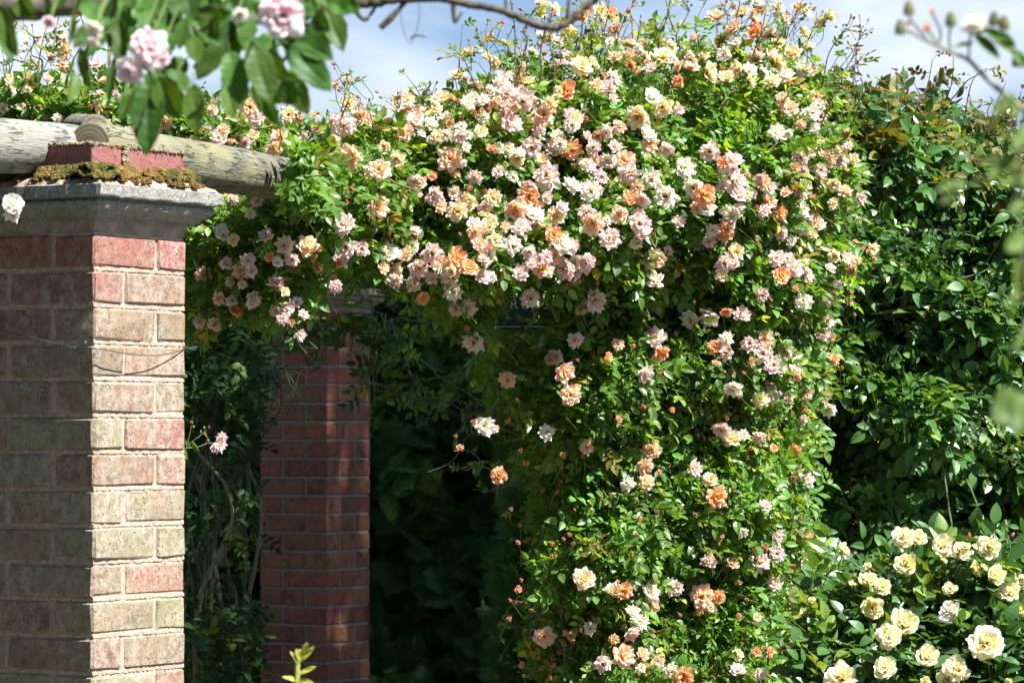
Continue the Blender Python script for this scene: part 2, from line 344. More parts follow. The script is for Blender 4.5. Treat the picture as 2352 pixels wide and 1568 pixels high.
# front pillar: corner edge seen at x=215
c0 = at(215.5, 1000, 8.0)
ZB = float(at(215.5, 537, 8.0)[2])
def col_front(k):
    base = np.array([0.33, 0.105, 0.072]) if k < 1 else np.array([0.27, 0.098, 0.068])
    base = base * rng.uniform(.75, 1.15) * np.array([1, rng.uniform(.9, 1.15), rng.uniform(.9, 1.1)])
    wt = 0 if k < 1 else np.clip(rng.beta(1.3, 1.3) * (.30 + .95 * min(k, 9) / 9), 0, .9)
    return base * (1 - wt) + np.array([.235, .225, .125]) * rng.uniform(.8, 1.1) * wt
p1 = pillar('brick_pillar', 'weathered sunlit brick pillar with mossy stone cap in the left foreground', c0, ZB, 31, col_front, M_brick, M_mortar, M_stone, start=0, bev=.005, jit=.0022)
b = Soup(); ring_loft(b, [(-.006, ZB + .003), (-.003, ZB + .010), (.000, ZB + .020), (.004, ZB + .033)], jit=.0009, sub=50); b.build('cement_band', M_render, p1)
zc = ZB + .029 + .0712
# mortar joints on the front pillar stand almost proud: ragged smears of mortar at each bed
ms = Soup()
for k in range(31):
    zj = ZB - k * .075 - .070
    for face in range(2):
        n = 60; t = np.linspace(0.002, BW - .002, n); up = .0055 + .0022 * np.sin(t * 60 + k) + rng.normal(0, .0012, n); dn = .0050 + rng.normal(0, .0010, n); oo = -.0028 + rng.normal(0, .0008, n)
        P = lambda o_, z: np.stack([t, o_ + 0 * t, z], -1) if face == 0 else np.stack([o_ + 0 * t, t, z], -1)
        v = np.concatenate([P(-oo + .004, zj + up + .001), P(-oo, zj + up * .5), P(-oo, zj - dn * .6), P(-oo + .004, zj - dn)])
        i = np.arange(n - 1); q = np.concatenate([np.stack([r_ * n + i, r_ * n + i + 1, (r_ + 1) * n + i + 1, (r_ + 1) * n + i], -1) for r_ in range(3)])
        ms.raw(v, q)
ms.build('mortar_bed', M_mortar, p1)
# red brick course on the cap, flaunching, moss
tc_ = Soup()
for x0, x1, y0, y1 in [(-.004, .100, .002, .32), (.113, .326, .004, .110), (.113, .326, .122, .32)]:
    brick_box(tc_, x0, x1, y0, y1, zc + .008, zc + .083, np.array([.24, .085, .075]) * rng.uniform(.9, 1.05), .003, .001)
tc_.build('top_bricks', M_brick2, p1)
fl = Soup(); ring_loft(fl, [(.050, zc + .0005), (.044, zc + .008), (.034, zc + .011), (.022, zc + .016), (.010, zc + .020), (-.03, zc + .030)], jit=.0011, sub=50); fl.build('flaunching', M_flaunch, p1)
def blob_tm(k=6, r=3):
    a = np.linspace(0, 2 * math.pi, k, endpoint=False); rows = [(1, -.2), (1.0, .3), (.6, .8)]
    v = np.vstack([np.stack([q_ * np.cos(a), q_ * np.sin(a), np.full(k, z)], -1) for q_, z in rows] + [[[0, 0, 1]]])
    j = np.arange(k); q = np.vstack([np.stack([i * k + j, i * k + (j + 1) % k, (i + 1) * k + (j + 1) % k, (i + 1) * k + j], -1) for i in range(2)])
    t = np.stack([2 * k + j, 2 * k + (j + 1) % k, np.full(k, 3 * k)], -1)
    return v, q, t, np.ones((len(v), 3))
BLOB = blob_tm()
mo = Soup(); pts = []; sz = []; cc = []
def mosspts(n, x0, x1, yf, zf, spread, r0, r1):
    x = rng.uniform(x0, x1, n); y, z = yf(x, rng.random(n)), None
n = 16000
u = rng.uniform(-.05, BW + .045, n); d = rng.uniform(0, 1, n); side = rng.random(n) < .5
lump = np.clip(.5 + .30 * np.sin(u * 23 + 1.3) + .22 * np.sin(u * 57 + 2) + .16 * np.sin(u * 121), .0, 1.2)
reach = np.where(side, 1.0 - .7 * np.clip(u / BW, 0, 1), 1.05) * (.30 + .95 * lump)
keep = d < np.clip(reach, .12, 1.0)
off = -.004 + .058 * d
h = zc + .008 + (1 - d) * .026 + .012 * np.sin(np.pi * np.clip(d / np.maximum(reach, .05), 0, 1)) * (.5 + lump) + rng.normal(0, .0012, n)
x = np.where(side, u, -off + 0); y = np.where(side, -off, u)
pts = np.stack([x, y, h], -1)[keep]
gm = np.sin(pts[:, 0] * 47 + pts[:, 1] * 31) + np.sin(pts[:, 0] * 19 - pts[:, 2] * 90) + rng.normal(0, .7, len(pts)); base = np.where((gm > 0)[:, None], [.19, .115, .035], [.085, .085, .022]) * rng.uniform(.6, 1.3, (keep.sum(), 1))
S = rng.uniform(.0018, .0042, keep.sum())
nt_ = 1500; ct = rng.integers(0, 26, nt_); cx_ = rng.uniform(-.045, .34, 26); cd_ = rng.uniform(.5, 1.0, 26); cs_ = rng.random(26) < .6
tu = cx_[ct] + rng.normal(0, .005, nt_); td = np.clip(cd_[ct] + rng.normal(0, .08, nt_), .3, 1.02); to_ = -.004 + .056 * td; tp_ = np.stack([np.where(cs_[ct], tu, -to_), np.where(cs_[ct], -to_, tu), zc + .006 + (1 - td) * .024 + np.abs(rng.normal(0, .003, nt_))], -1)
mo.add(BLOB, framesz(np.tile([[0, 0, 1.]], (nt_, 1)) + rng.normal(0, .4, (nt_, 3))) * rng.uniform(.0018, .0034, nt_)[:, None, None], tp_, np.array([[.15, .10, .035]]) * rng.uniform(.5, 1.3, (nt_, 1)))
mo.add(BLOB, framesz(np.tile([[0, 0, 1.]], (len(pts), 1)) + rng.normal(0, .4, (len(pts), 3))) * S[:, None, None], pts, base)
# crust of moss on the top edge of the red bricks and between them
n = 2600; x = np.where(rng.random(n) < .6, rng.uniform(-.004, .326, n), rng.normal(.107, .006, n)); edge = rng.random(n) < .6
y = np.where(edge, .003 + np.abs(rng.normal(0, .012, n)) - .002, rng.uniform(.0, .32, n)); xz = np.where(edge, x, -.004 + np.abs(rng.normal(0, .012, n)) - .002)
z = zc + .084 + rng.normal(0, .0015, n); jt = (np.abs(x - .107) < .01) & (rng.random(n) < .8) & edge; z = np.where(jt, zc + rng.uniform(.015, .085, n), z); y = np.where(jt, .001 + rng.normal(0, .002, n), y)
mo.add(BLOB, framesz(np.tile([[0, -.3, 1.]], (n, 1))) * rng.uniform(.002, .004, n)[:, None, None], np.stack([xz, y, z], -1), np.where((rng.random(n) < .5)[:, None], [.20, .15, .06], [.26, .22, .15]))
mo.build('moss', M_moss, p1)
tag(p1, None, None)

# back pillar (corner at x=752, about 16 m away)
c1 = at(752, 1000, 15.9); ZB2 = float(at(752, 716, 15.9)[2])
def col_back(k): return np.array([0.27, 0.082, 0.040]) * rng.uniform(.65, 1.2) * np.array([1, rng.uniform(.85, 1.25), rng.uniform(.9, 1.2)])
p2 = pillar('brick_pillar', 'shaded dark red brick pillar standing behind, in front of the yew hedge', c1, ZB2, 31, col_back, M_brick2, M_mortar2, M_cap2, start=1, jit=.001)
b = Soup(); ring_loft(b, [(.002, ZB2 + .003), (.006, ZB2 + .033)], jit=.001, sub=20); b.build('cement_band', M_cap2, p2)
# pillar inside the rose
c2 = at(1492, 1000, 10.85); ZB3 = ZB - .01
p3 = pillar('brick_pillar', 'red brick pillar almost swallowed by the peach climbing rose', c2, ZB3, 31, col_back, M_brick2, M_mortar2, M_cap2, jit=.001)
b = Soup(); ring_loft(b, [(.002, ZB3 + .003), (.006, ZB3 + .033)], jit=.001, sub=20); b.build('cement_band', M_cap2, p3)

# ------------------------------------------------------------------ logs
def log(name, label, P0, P1, r0, r1, m, endm=True, seg=56, n=90, bend=.01):
    P0, P1 = V3(P0), V3(P1); L = (P1 - P0).length; q = (P1 - P0).to_track_quat('X', 'Z')
    s = Soup(); x = np.linspace(0, L, n); a = np.linspace(0, 2 * math.pi, seg, endpoint=False)
    rr = (r0 + (r1 - r0) * x / L)[:, None] * (1 + .02 * np.sin(3 * a + 1)[None] + .022 * np.sin(x * 9 + 2)[:, None] + .012 * np.sin(2 * a[None] + x[:, None] * 13) + .006 * rng.normal(size=(1, seg)) + .004 * rng.normal(size=(n, seg)))
    e = np.minimum(x, L - x); rr = rr * (1 - .10 * np.exp(-e / .006))[:, None]
    yc = bend * np.sin(x / L * 3.1)
    v = np.stack([np.broadcast_to(x[:, None], rr.shape), yc[:, None] + rr * np.cos(a), rr * np.sin(a)], -1).reshape(-1, 3)
    i = np.arange(n - 1)[:, None] * seg; j = np.arange(seg)[None]; q4 = np.stack([i + j, i + (j + 1) % seg, i + seg + (j + 1) % seg, i + seg + j], -1).reshape(-1, 4)
    s.raw(v, q4)
    root = s.build(name, m, None, True); root.location = P0; root.rotation_mode = 'QUATERNION'; root.rotation_quaternion = q
    tag(root, label, 'log', 'pergola logs')
    for xe, k, sg in ((0, 0, -1), (L, n - 1, 1)):
        d = Soup(); ring = v.reshape(n, seg, 3)[k]; c_ = ring.mean(0); c_[0] += sg * .002
        inner = c_ + (ring - c_) * .5; inner[:, 0] = c_[0]
        vv = np.vstack([ring, inner, [c_]]); jj = np.arange(seg)
        qq = np.stack([jj, (jj + 1) % seg, seg + (jj + 1) % seg, seg + jj], -1); tt = np.stack([seg + jj, seg + (jj + 1) % seg, np.full(seg, 2 * seg)], -1)
        d.raw(vv, qq, tt); d.build('cut_end', M_end, root)
    return root
logA = log('log', 'pale silvery log reaching the mossy pillar from the left edge', at(-420, 305, 7.55), at(172, 345, 8.20), .066, .052, M_logpale)
logB = log('log', 'short thin log whose round cut end rests above the mossy cap', at(218, 299, 8.25), at(176, 296, 9.7), .0335, .036, M_log)
logC = log('log', 'cracked greenish log running from the mossy pillar into the roses', at(205, 335, 8.12), at(1010, 470, 10.1), .051, .053, M_log, n=160)
logD = log('log', 'rear log buried in the crown of the peach rose', at(1480, 500, 10.9), at(2300, 520, 12.2), .05, .05, M_log)

# ------------------------------------------------------------------ leaves
def leaflet(L=1., W=.5, fold=.12, droop=.15, st=4, serr=0.0, c=(1, 1, 1)):
    ts = np.linspace(0, 1, st + 2)[1:-1]; wd = np.sin(np.pi * ts ** .8) ** .8
    wd = wd / wd.max() * W / 2
    v = [(0, 0, 0)]
    for t, w_ in zip(ts, wd):
        z = -droop * t * t * L
        v += [(t * L, w_ * L, z + fold * w_ * L), (t * L, 0, z - .0 * L), (t * L, -w_ * L, z + fold * w_ * L)]
    v.append((L, 0, -droop * L)); k = len(v) - 1
    q = []; t_ = [(0, 2, 1), (0, 3, 2)]
    for i in range(st - 1):
        a = 1 + i * 3; q += [(a, a + 1, a + 4, a + 3), (a + 1, a + 2, a + 5, a + 4)]
    a = 1 + (st - 1) * 3; t_ += [(a, a + 1, k), (a + 1, a + 2, k)]
    return np.array(v, float), np.array(q, int).reshape(-1, 4), np.array(t_, int), np.tile(np.array(c, float), (len(v), 1))
def merge(parts):
    V = []; Q = []; T = []; C = []; n = 0
    for v, q, t, c in parts:
        V.append(v); C.append(c)
        if len(q): Q.append(q + n)
        if len(t): T.append(t + n)
        n += len(v)
    return np.vstack(V), (np.vstack(Q) if Q else np.zeros((0, 4), int)), (np.vstack(T) if T else np.zeros((0, 3), int)), np.vstack(C)
def xf(tm, M, T): return tm[0] @ np.asarray(M).T + np.asarray(T), tm[1], tm[2], tm[3]
def rotz(a): c, s = math.cos(a), math.sin(a); return np.array([[c, -s, 0], [s, c, 0], [0, 0, 1]])
def rotx(a): c, s = math.cos(a), math.sin(a); return np.array([[1, 0, 0], [0, c, -s], [0, s, c]])
def roty(a): c, s = math.cos(a), math.sin(a); return np.array([[c, 0, s], [0, 1, 0], [-s, 0, c]])
def compound(n_pairs, L, W, gap, st=3, stemc=(1.1, .9, .6), spread=.5, rv=.002):
    """rose leaf: rachis along +X with pairs of leaflets and one at the tip"""
    parts = []; tot = gap * (n_pairs + .6); s = Soup()
    P = np.array([[x, 0, -.25 * x * x / tot] for x in np.linspace(0, tot, 4)]); tube(s, P, [rv * .6, rv * .5, rv * .4, rv * .3], stemc, 3); parts.append(s.data()[:1] + s.data()[1:])
    for i in range(n_pairs):
        x = gap * (i + 1); sc_ = (.8 + .2 * i / max(1, n_pairs - 1)) * random.uniform(.85, 1.1)
        for sg in (-1, 1):
            lf = leaflet(L * sc_, W, random.uniform(.1, .5), random.uniform(-.05, .35), st)
            M = rotz(sg * R(random.uniform(45, 75))) @ rotx(sg * R(random.uniform(-15, 35))) @ roty(R(random.uniform(-20, 20)))
            l2 = xf(lf, M, (x, 0, -.25 * x * x / tot)); cc = l2[3] * random.uniform(.8, 1.2); parts.append((l2[0], l2[1], l2[2], cc))
    lf = leaflet(L * 1.1, W, random.uniform(.1, .4), random.uniform(0, .4), st)
    parts.append(xf(lf, rotz(R(random.uniform(-15, 15))) @ roty(R(random.uniform(0, 30))), (tot, 0, -.25 * tot)))
    return merge(parts)
ROSE = [compound(random.choice([2, 2, 3, 3]), .025, random.uniform(.5, .6), .0155) for _ in range(8)]
BIG = [compound(random.choice([2, 2, 3]), .050, random.uniform(.5, .6), .034, 4) for _ in range(8)]
CREAM = [compound(2, .042, random.uniform(.55, .65), .030, 4) for _ in range(6)]
def scatter_leaves(s, P, out, tms, colf, smin=.8, smax=1.2, droop=.35, nb=(.55, .55)):
    """P points, out outward directions"""
    n = len(P); tid = rng.integers(0, len(tms), n)
    x = unit(out * .8 + rng.normal(0, .65, (n, 3)) - np.array([0, 0, droop])); z = unit(out * nb[0] + np.array([0.15, 0, nb[1]]) + rng.normal(0, .45, (n, 3)))
    Fm = frames(x, z) * rng.uniform(smin, smax, n)[:, None, None]; C = colf(P, n)
    for k, tm in enumerate(tms):
        m = tid == k
        if m.any(): s.add(tm, Fm[m], P[m], C[m])

# ---- polygon masks
def inside(poly, x, y):
    poly = np.asarray(poly, float); r = np.zeros(len(x), bool); n = len(poly)
    for i in range(n):
        x1, y1 = poly[i]; x2, y2 = poly[(i + 1) % n]
        c = ((y1 > y) != (y2 > y)) & (x < (x2 - x1) * (y - y1) / (y2 - y1 + 1e-12) + x1); r ^= c
    return r
def edged(poly, x, y):
    poly = np.asarray(poly, float); d = np.full(len(x), 1e9); n = len(poly)
    for i in range(n):
        a = poly[i]; b_ = poly[(i + 1) % n]
        if (a[1] > 1560 and b_[1] > 1560) or (a[0] > 2345 and b_[0] > 2345): continue
        ab = b_ - a; t = np.clip(((x - a[0]) * ab[0] + (y - a[1]) * ab[1]) / (ab @ ab), 0, 1)
        d = np.minimum(d, np.hypot(x - a[0] - t * ab[0], y - a[1] - t * ab[1]))
    return d
def sample(poly, n, keepf=None):
    poly = np.asarray(poly, float); lo = poly.min(0); hi = poly.max(0); X = []; Yy = []; c = 0
    while c < n:
        x = rng.uniform(lo[0], hi[0], n); y = rng.uniform(lo[1], hi[1], n); m = inside(poly, x, y)
        if keepf is not None: m &= rng.random(n) < keepf(x, y)
        X.append(x[m]); Yy.append(y[m]); c += m.sum()
    return np.concatenate(X)[:n], np.concatenate(Yy)[:n]
def sstep(a, b_, x): t = np.clip((x - a) / (b_ - a), 0, 1); return t * t * (3 - 2 * t)

# ------------------------------------------------------------------ blooms
def petal(L, W, cup, tip, cb, cm, ct, notch=.0, nu=4, nv=4, back=0.0):
    """petal along +Z from the origin, face towards +X inwards; colours base/mid/tip"""
    v = []; c = []
    for i in range(nu + 1):
        t = i / nu; wd = W * (math.sin(math.pi * min(1, .12 + t * .72)) ** .7) * (1 - .25 * tip * t ** 4)
        if i == nu: wd *= (.5 if tip > .5 else .78)
        for j in range(nv + 1):
            u = -1 + 2 * j / nv
            y = u * wd / 2; z = L * (t - (.16 if tip > .5 else .10) * u * u * t) - (notch * L * (1 - abs(u)) if i == nu else 0)
            x = -cup * L * (math.sin(t * math.pi * .55)) + cup * .6 * L * t ** 3 * 0 + (u * u) * W * .28 * (1 - .5 * t) + back * L * t ** 3 * -1
            v.append((x + random.uniform(-.03, .03) * L * t, y, z))
            a = np.array(cb) * (1 - t) + np.array(cm) * t; e = max(0, t - .55) / .45; e = max(e, .6 * abs(u) ** 3 * t); a = a * (1 - e) + np.array(ct) * e; c.append(a)
    q = []
    for i in range(nu):
        for j in range(nv): a = i * (nv + 1) + j; q.append((a, a + 1, a + nv + 2, a + nv + 1))
    return np.array(v), np.array(q), np.zeros((0, 3), int), np.array(c)
def make_bloom(kind, d=1.0):
    """unit-diameter bloom, opening towards +Z"""
    ov = random.uniform(.78, 1.08) if kind not in 'BH' else 1; ragged = random.uniform(8, 20)
    pal = {
        'P': ((.90, .78, .44), (.94, .85, .86), (.93, .64, .78)), 'W': ((.90, .84, .52), (.93, .91, .86), (.93, .86, .85)),
        'Y': ((.93, .70, .18), (.93, .85, .56), (.93, .87, .76)), 'A': ((.94, .64, .16), (.94, .77, .58), (.94, .70, .66)),
        'O': ((.93, .55, .08), (.93, .56, .30), (.92, .48, .38)), 'H': ((.93, .62, .24), (.92, .50, .34), (.88, .34, .30)),
        'B': ((.78, .46, .20), (.80, .28, .22), (.76, .16, .19)), 'C': ((.91, .76, .18), (.93, .91, .58), (.93, .93, .78)),
        'K': ((.92, .58, .62), (.94, .84, .87), (.94, .90, .92)), 'V': ((.90, .86, .56), (.93, .92, .87), (.93, .93, .91)),
        'D': ((.91, .76, .20), (.93, .89, .48), (.93, .91, .62)),
        'S': ((.62, .42, .16), (.66, .50, .28), (.55, .36, .20)),
    }[kind]
    parts = []
    if kind in 'PWYAOS':
        ly = [(9, 82, .54, .33), (9, 66, .49, .30), (8, 48, .41, .26), (7, 26, .31, .20)]
        tip = {'P': .9, 'W': .8}.get(kind, .35)
    elif kind in 'CKVD':
        ly = [(7, 78, .53, .46), (9, 60, .48, .38), (10, 42, .42, .28), (10, 25, .34, .20), (8, 10, .27, .15)]; tip = .1
    elif kind == 'H': ly = [(5, 52, .46, .42), (5, 28, .46, .36), (4, 10, .40, .28)]; tip = .2
    else: ly = [(5, 10, .62, .42), (3, 3, .58, .34)]; tip = .3
    for n, op, L, W in ly:
        a0 = random.random() * 6
        for k in range(n):
            if kind in 'PWYASCDV' and op > 60 and random.random() < .09: continue
            o_ = R(op * ov + random.uniform(-ragged, ragged)); az = a0 + (k + random.uniform(-.25, .25)) / n * 2 * math.pi
            cup = {'B': -.28, 'H': -.12}.get(kind, -.10 if kind in 'CKV' else random.uniform(-.12, .10))
            jc = random.uniform(.88, 1.06); inner = (1 - op / 90) * .55
            cb, cm, ct = [np.array(x) * jc for x in pal]
            ct2 = ct * (1 - inner) + cm * inner; cm2 = cm * (1 - inner) + cb * inner
            if kind in 'PA' and random.random() < .25: ct2 = ct2 * np.array([1, .8, .92])
            tm = petal(L * random.uniform(.88, 1.1), W, -cup, tip, cb, cm2, ct2, random.choice([0, .06, .1]), back=random.uniform(-.12, .22) if op > 60 else 0)
            M = rotz(az) @ roty(o_); off = np.array([math.cos(az), math.sin(az), 0]) * (.03 if kind not in 'B' else .0)
            if kind == 'B': M = rotz(az) @ roty(-R(2)) ; off = np.array([math.cos(az), math.sin(az), 0]) * .17
            parts.append(xf(tm, M, off + np.array([0, 0, (90 - op) / 90 * .06])))
    # sepals / green cup
    gc = (.10, .17, .04)
    for k in range(5):
        az = k / 5 * 2 * math.pi; lf = leaflet(.30 if kind not in 'B' else .5, .35, .3, .1, 2, c=gc)
        M = rotz(az) @ roty(R(20 if kind not in 'B' else -62)); parts.append(xf(lf, M, (math.cos(az) * .04, math.sin(az) * .04, -.03 if kind != 'B' else -.02)))
    if kind in 'PWY':   # stamens
        for k in range(7):
            az = random.random() * 6.28; r_ = random.uniform(.0, .06); s = Soup(); tube(s, [(r_ * math.cos(az), r_ * math.sin(az), .02), (1.7 * r_ * math.cos(az), 1.7 * r_ * math.sin(az), .17)], [.01, .016], (.62, .40, .06), 3); parts.append(s.data())
    s = Soup(); tube(s, [(0, 0, -.13), (0, 0, -.07), (0, 0, .02)], [.03, .075, .05], gc, 6); parts.append(s.data())
    return merge(parts)
NV = {'P': 8, 'W': 6, 'Y': 6, 'A': 7, 'O': 5, 'H': 4, 'B': 3, 'C': 7, 'K': 4, 'V': 2, 'D': 4, 'S': 2}
BT = {k: [make_bloom(k) for _ in range(n)] for k, n in NV.items()}
BM = {}
def bloom_mesh(kind, i):
    key = (kind, i)
    if key not in BM:
        s = Soup(); s.add(BT[kind][i], np.eye(3)[None], np.zeros((1, 3))); BM[key] = s.mesh('bud' if kind == 'B' else 'bloom', M_petal, True)
    return BM[key]
def place_bloom(kind, pos, dirv, size, parent, nm=None):
    o = link(nm or ('bud' if kind == 'B' else 'bloom'), bloom_mesh(kind, random.randrange(NV[kind])), parent)
    z = Vector([float(c) for c in dirv]).normalized(); q = z.to_track_quat('Z', 'Y')
    from mathutils import Quaternion
    q = q @ Quaternion((0, 0, 1), random.random() * 6.28)
    o.rotation_mode = 'QUATERNION'; o.rotation_quaternion = q; o.location = V3(pos)
    k = random.uniform(.85, 1.1); o.scale = (size * random.uniform(.92, 1.06), size * random.uniform(.92, 1.06), size * k); return o
def bloom_field(items, root, depthf, limit=95, dirf=None, blimit=90, stems=None, sizek=1.0, stemlen=.10):
    """items: (px,py,d_px,kind). largest -> parts, rest -> one 'stuff' part"""
    bl = sorted([i for i in items if i[3] != 'B'], key=lambda i: -i[2]); bu = sorted([i for i in items if i[3] == 'B'], key=lambda i: -i[2])
    rest = Soup(); restb = Soup(); nr = nb = 0
    for lst, lim, is_b in ((bl, limit, 0), (bu, blimit, 1)):
        for k, (px, py, d, kd) in enumerate(lst):
            Y = float(depthf(np.array([px]), np.array([py]))[0]) - random.uniform(.0, .05); p = at(px, py, Y)
            size = d / F * Y * sizek * (1.13 if kd not in 'B' else 1.5)
            if dirf: dv = dirf(px, py, kd)
            else:
                dv = np.array([random.gauss(.15, .45), -1.0, random.gauss(.15, .5)])
                if py < 210: dv = np.array([random.gauss(.1, .7), random.gauss(-.4, .4), random.uniform(.2, 1)])
                if kd in 'BH': dv = np.array([random.gauss(0, .6), random.gauss(-.4, .4), random.uniform(.1, 1)])
            dv = unit(dv)
            if kd == 'H': size *= 1.15
            c = p - dv * (size * .08 if kd not in 'BH' else size * .3)
            if k < lim: place_bloom(kd, c, dv, size, root)
            else:
                tm = BT[kd][random.randrange(NV[kd])]; Fm = framesz(dv[None]) * size; (restb if is_b else rest).add(tm, Fm, c[None]); nb += is_b; nr += 1 - is_b
            if stems is not None:
                q0 = c - dv * size * .1; back = np.array([random.gauss(0, .03), .06 + random.random() * .04, -stemlen * random.uniform(.5, 1.3)])
                tube(stems, spline([q0 + back, q0 + back * .45 - dv * .02, q0], 4), [.0013, .0011, .0010, .0009, .0009, .0010, .0010, .0010, .0011][:9], (.13, .17, .05), 4)
    if nr: tag(rest.build('small_blooms', M_petal, root, True), kind='stuff')
    if nb: tag(restb.build('small_buds', M_petal, root, True), kind='stuff')
def parse(txt, ox, oy, sc_=.5952):
    r = []
    for it in txt.split(';'):
        it = it.strip()
        if not it: continue
        x, y, d, k = it.split(','); r.append(((ox + float(x) * sc_) * .57422, (oy + float(y) * sc_) * .57422, float(d) * sc_ * .57422, k.strip()))
    return r
C2 = """490,665,110,P;550,740,60,B;520,890,150,A;605,820,150,P;675,765,100,Y;745,730,90,Y;785,650,100,Y;850,660,60,H;890,680,50,B;810,800,110,P;760,915,90,Y;905,915,110,P;1045,880,90,Y;960,700,120,W;1000,650,80,A;1060,670,90,W;1110,615,100,W;1190,560,120,P;1220,640,150,P;1330,680,170,P;1140,690,90,A;1250,820,160,P;1470,770,150,A;1340,555,140,Y;1040,580,60,H;1100,250,80,A;960,360,110,Y;890,500,110,Y;1095,380,70,Y;1150,430,100,Y;1330,450,70,Y;1500,250,100,A;1400,350,80,Y;1580,430,120,P;1620,610,150,O;1725,440,130,Y;1740,95,130,O;1850,75,110,Y;1930,95,110,O;1940,190,130,A;1620,280,90,Y;1650,240,90,Y;1545,60,90,Y;1450,90,80,Y;1940,520,120,P;1900,590,130,P;2040,290,100,A;1950,380,100,A;2040,370,90,A;2110,350,120,W;2060,440,80,O;2270,380,160,Y;2330,310,90,Y;2110,480,60,A;1950,270,80,P;2200,650,130,W;2270,720,150,Y;2100,790,150,Y;1980,860,80,A;2170,900,120,W;2180,970,110,A;1690,790,100,Y;1660,840,110,W;1510,700,110,Y;1890,890,100,P;1440,870,110,P;1660,1010,130,O;1550,980,160,P;1390,990,150,P;1460,1070,100,Y;1230,1000,90,Y;1290,1070,110,Y;840,1070,160,A;1115,990,80,H;1165,1155,90,P;1005,1195,100,P;1800,990,110,P;1810,1080,90,A;1900,1090,120,W;2010,1080,150,A;2050,1170,150,P;2190,1200,140,W;2290,1320,160,W;2290,1000,120,P;1490,1180,170,P;1840,1170,80,P;1670,1240,130,W;1790,1290,160,W;1760,1430,120,P;2050,1340,110,O;2130,1340,120,P;1985,1440,130,A;2110,1500,150,P;1800,1500,150,A;1370,1320,140,O;1370,1260,120,P;1490,1330,100,P;1450,1370,60,H;1280,1410,140,A;1400,1440,140,W;1330,1510,120,P;1550,1450,130,Y;1430,1500,100,A;1115,1490,110,Y;1130,1330,110,Y;1070,1390,100,P;960,1350,130,Y;870,1300,110,P;890,1420,130,Y;780,1390,90,A;730,1310,130,P;715,1180,80,H;610,1220,120,P;620,1320,80,P;360,1140,160,A;360,1390,140,A;490,1375,50,H;180,1270,50,B;175,1060,160,A;130,1500,150,P;20,1040,100,O;400,985,80,Y;480,1070,110,Y;1010,1510,120,P;160,700,110,Y;240,780,110,A;120,840,170,P;160,540,80,W;70,570,50,A;220,650,30,B;350,850,40,B;270,820,90,A;60,940,90,Y;650,900,60,P;1210,770,90,A;1000,760,50,B;920,790,40,B;1100,740,45,B;1050,745,45,B;1240,680,35,B;1410,690,35,B;1400,775,35,B;1540,740,50,H;1670,815,40,B;1750,810,40,B;2060,140,30,B;2040,80,40,B;1740,130,40,B;1810,165,35,B;1590,235,30,B;1440,310,40,B;1480,360,45,B;1340,360,35,B;2140,285,50,H;2160,410,50,H;2210,775,35,B;2250,800,35,B;980,1260,40,B;1075,1285,35,B;825,1430,35,B;720,1330,45,B;970,1270,30,B;1620,1230,40,B;1720,1370,40,B;1570,180,30,B;1270,180,30,B;1190,150,25,B"""
C3 = """395,190,150,A;545,220,150,O;650,230,130,P;700,280,110,Y;800,350,120,A;340,370,120,W;240,490,160,Y;550,390,140,P;690,410,170,Y;430,470,130,Y;740,500,130,W;870,480,130,W;120,450,100,A;200,370,80,A;100,380,90,P;30,440,90,A;30,550,90,O;350,520,110,Y;510,550,100,Y;660,540,100,Y;450,90,130,Y;280,110,120,A;540,130,90,A;830,45,80,A;990,160,120,Y;890,90,100,W;730,120,130,P;880,220,90,Y;400,45,45,B;540,75,50,H;935,450,40,H;960,650,110,A;970,710,100,W;780,730,110,A;930,760,120,W;985,790,90,P;850,840,70,A;690,890,120,W;30,740,80,P;980,970,80,Y;1010,1030,70,A;1045,1085,80,A;1120,1075,120,P;1210,1065,80,A;1160,1135,40,H;850,1060,120,P;885,960,50,Y;870,1150,80,P;925,1030,60,Y;240,1020,150,P;70,1130,160,W;330,1095,90,O;400,1070,120,P;370,1190,170,W;130,1260,150,W;210,1310,150,O;220,1400,130,W;430,1220,130,P;420,1290,140,P;600,1220,110,O;640,1260,100,P;380,1440,150,W;440,1400,80,P;350,1540,110,O;30,1490,100,P;500,1170,50,H;750,1290,80,A;640,1350,110,A;715,1430,100,O;860,1410,120,W;850,1300,110,W;880,1240,90,A;1150,1280,100,A;1070,1240,100,Y;930,1320,50,H;930,1480,110,A;860,1520,130,P;960,1510,120,P;800,1360,70,A;555,1390,40,B;770,555,40,B;540,450,30,B;570,330,40,B;140,450,35,B;290,360,35,B;330,460,40,B;720,130,30,B;940,60,35,B;780,130,30,B;860,130,30,B;810,1225,35,B;820,1275,40,B;960,1405,35,B;840,1265,30,B"""
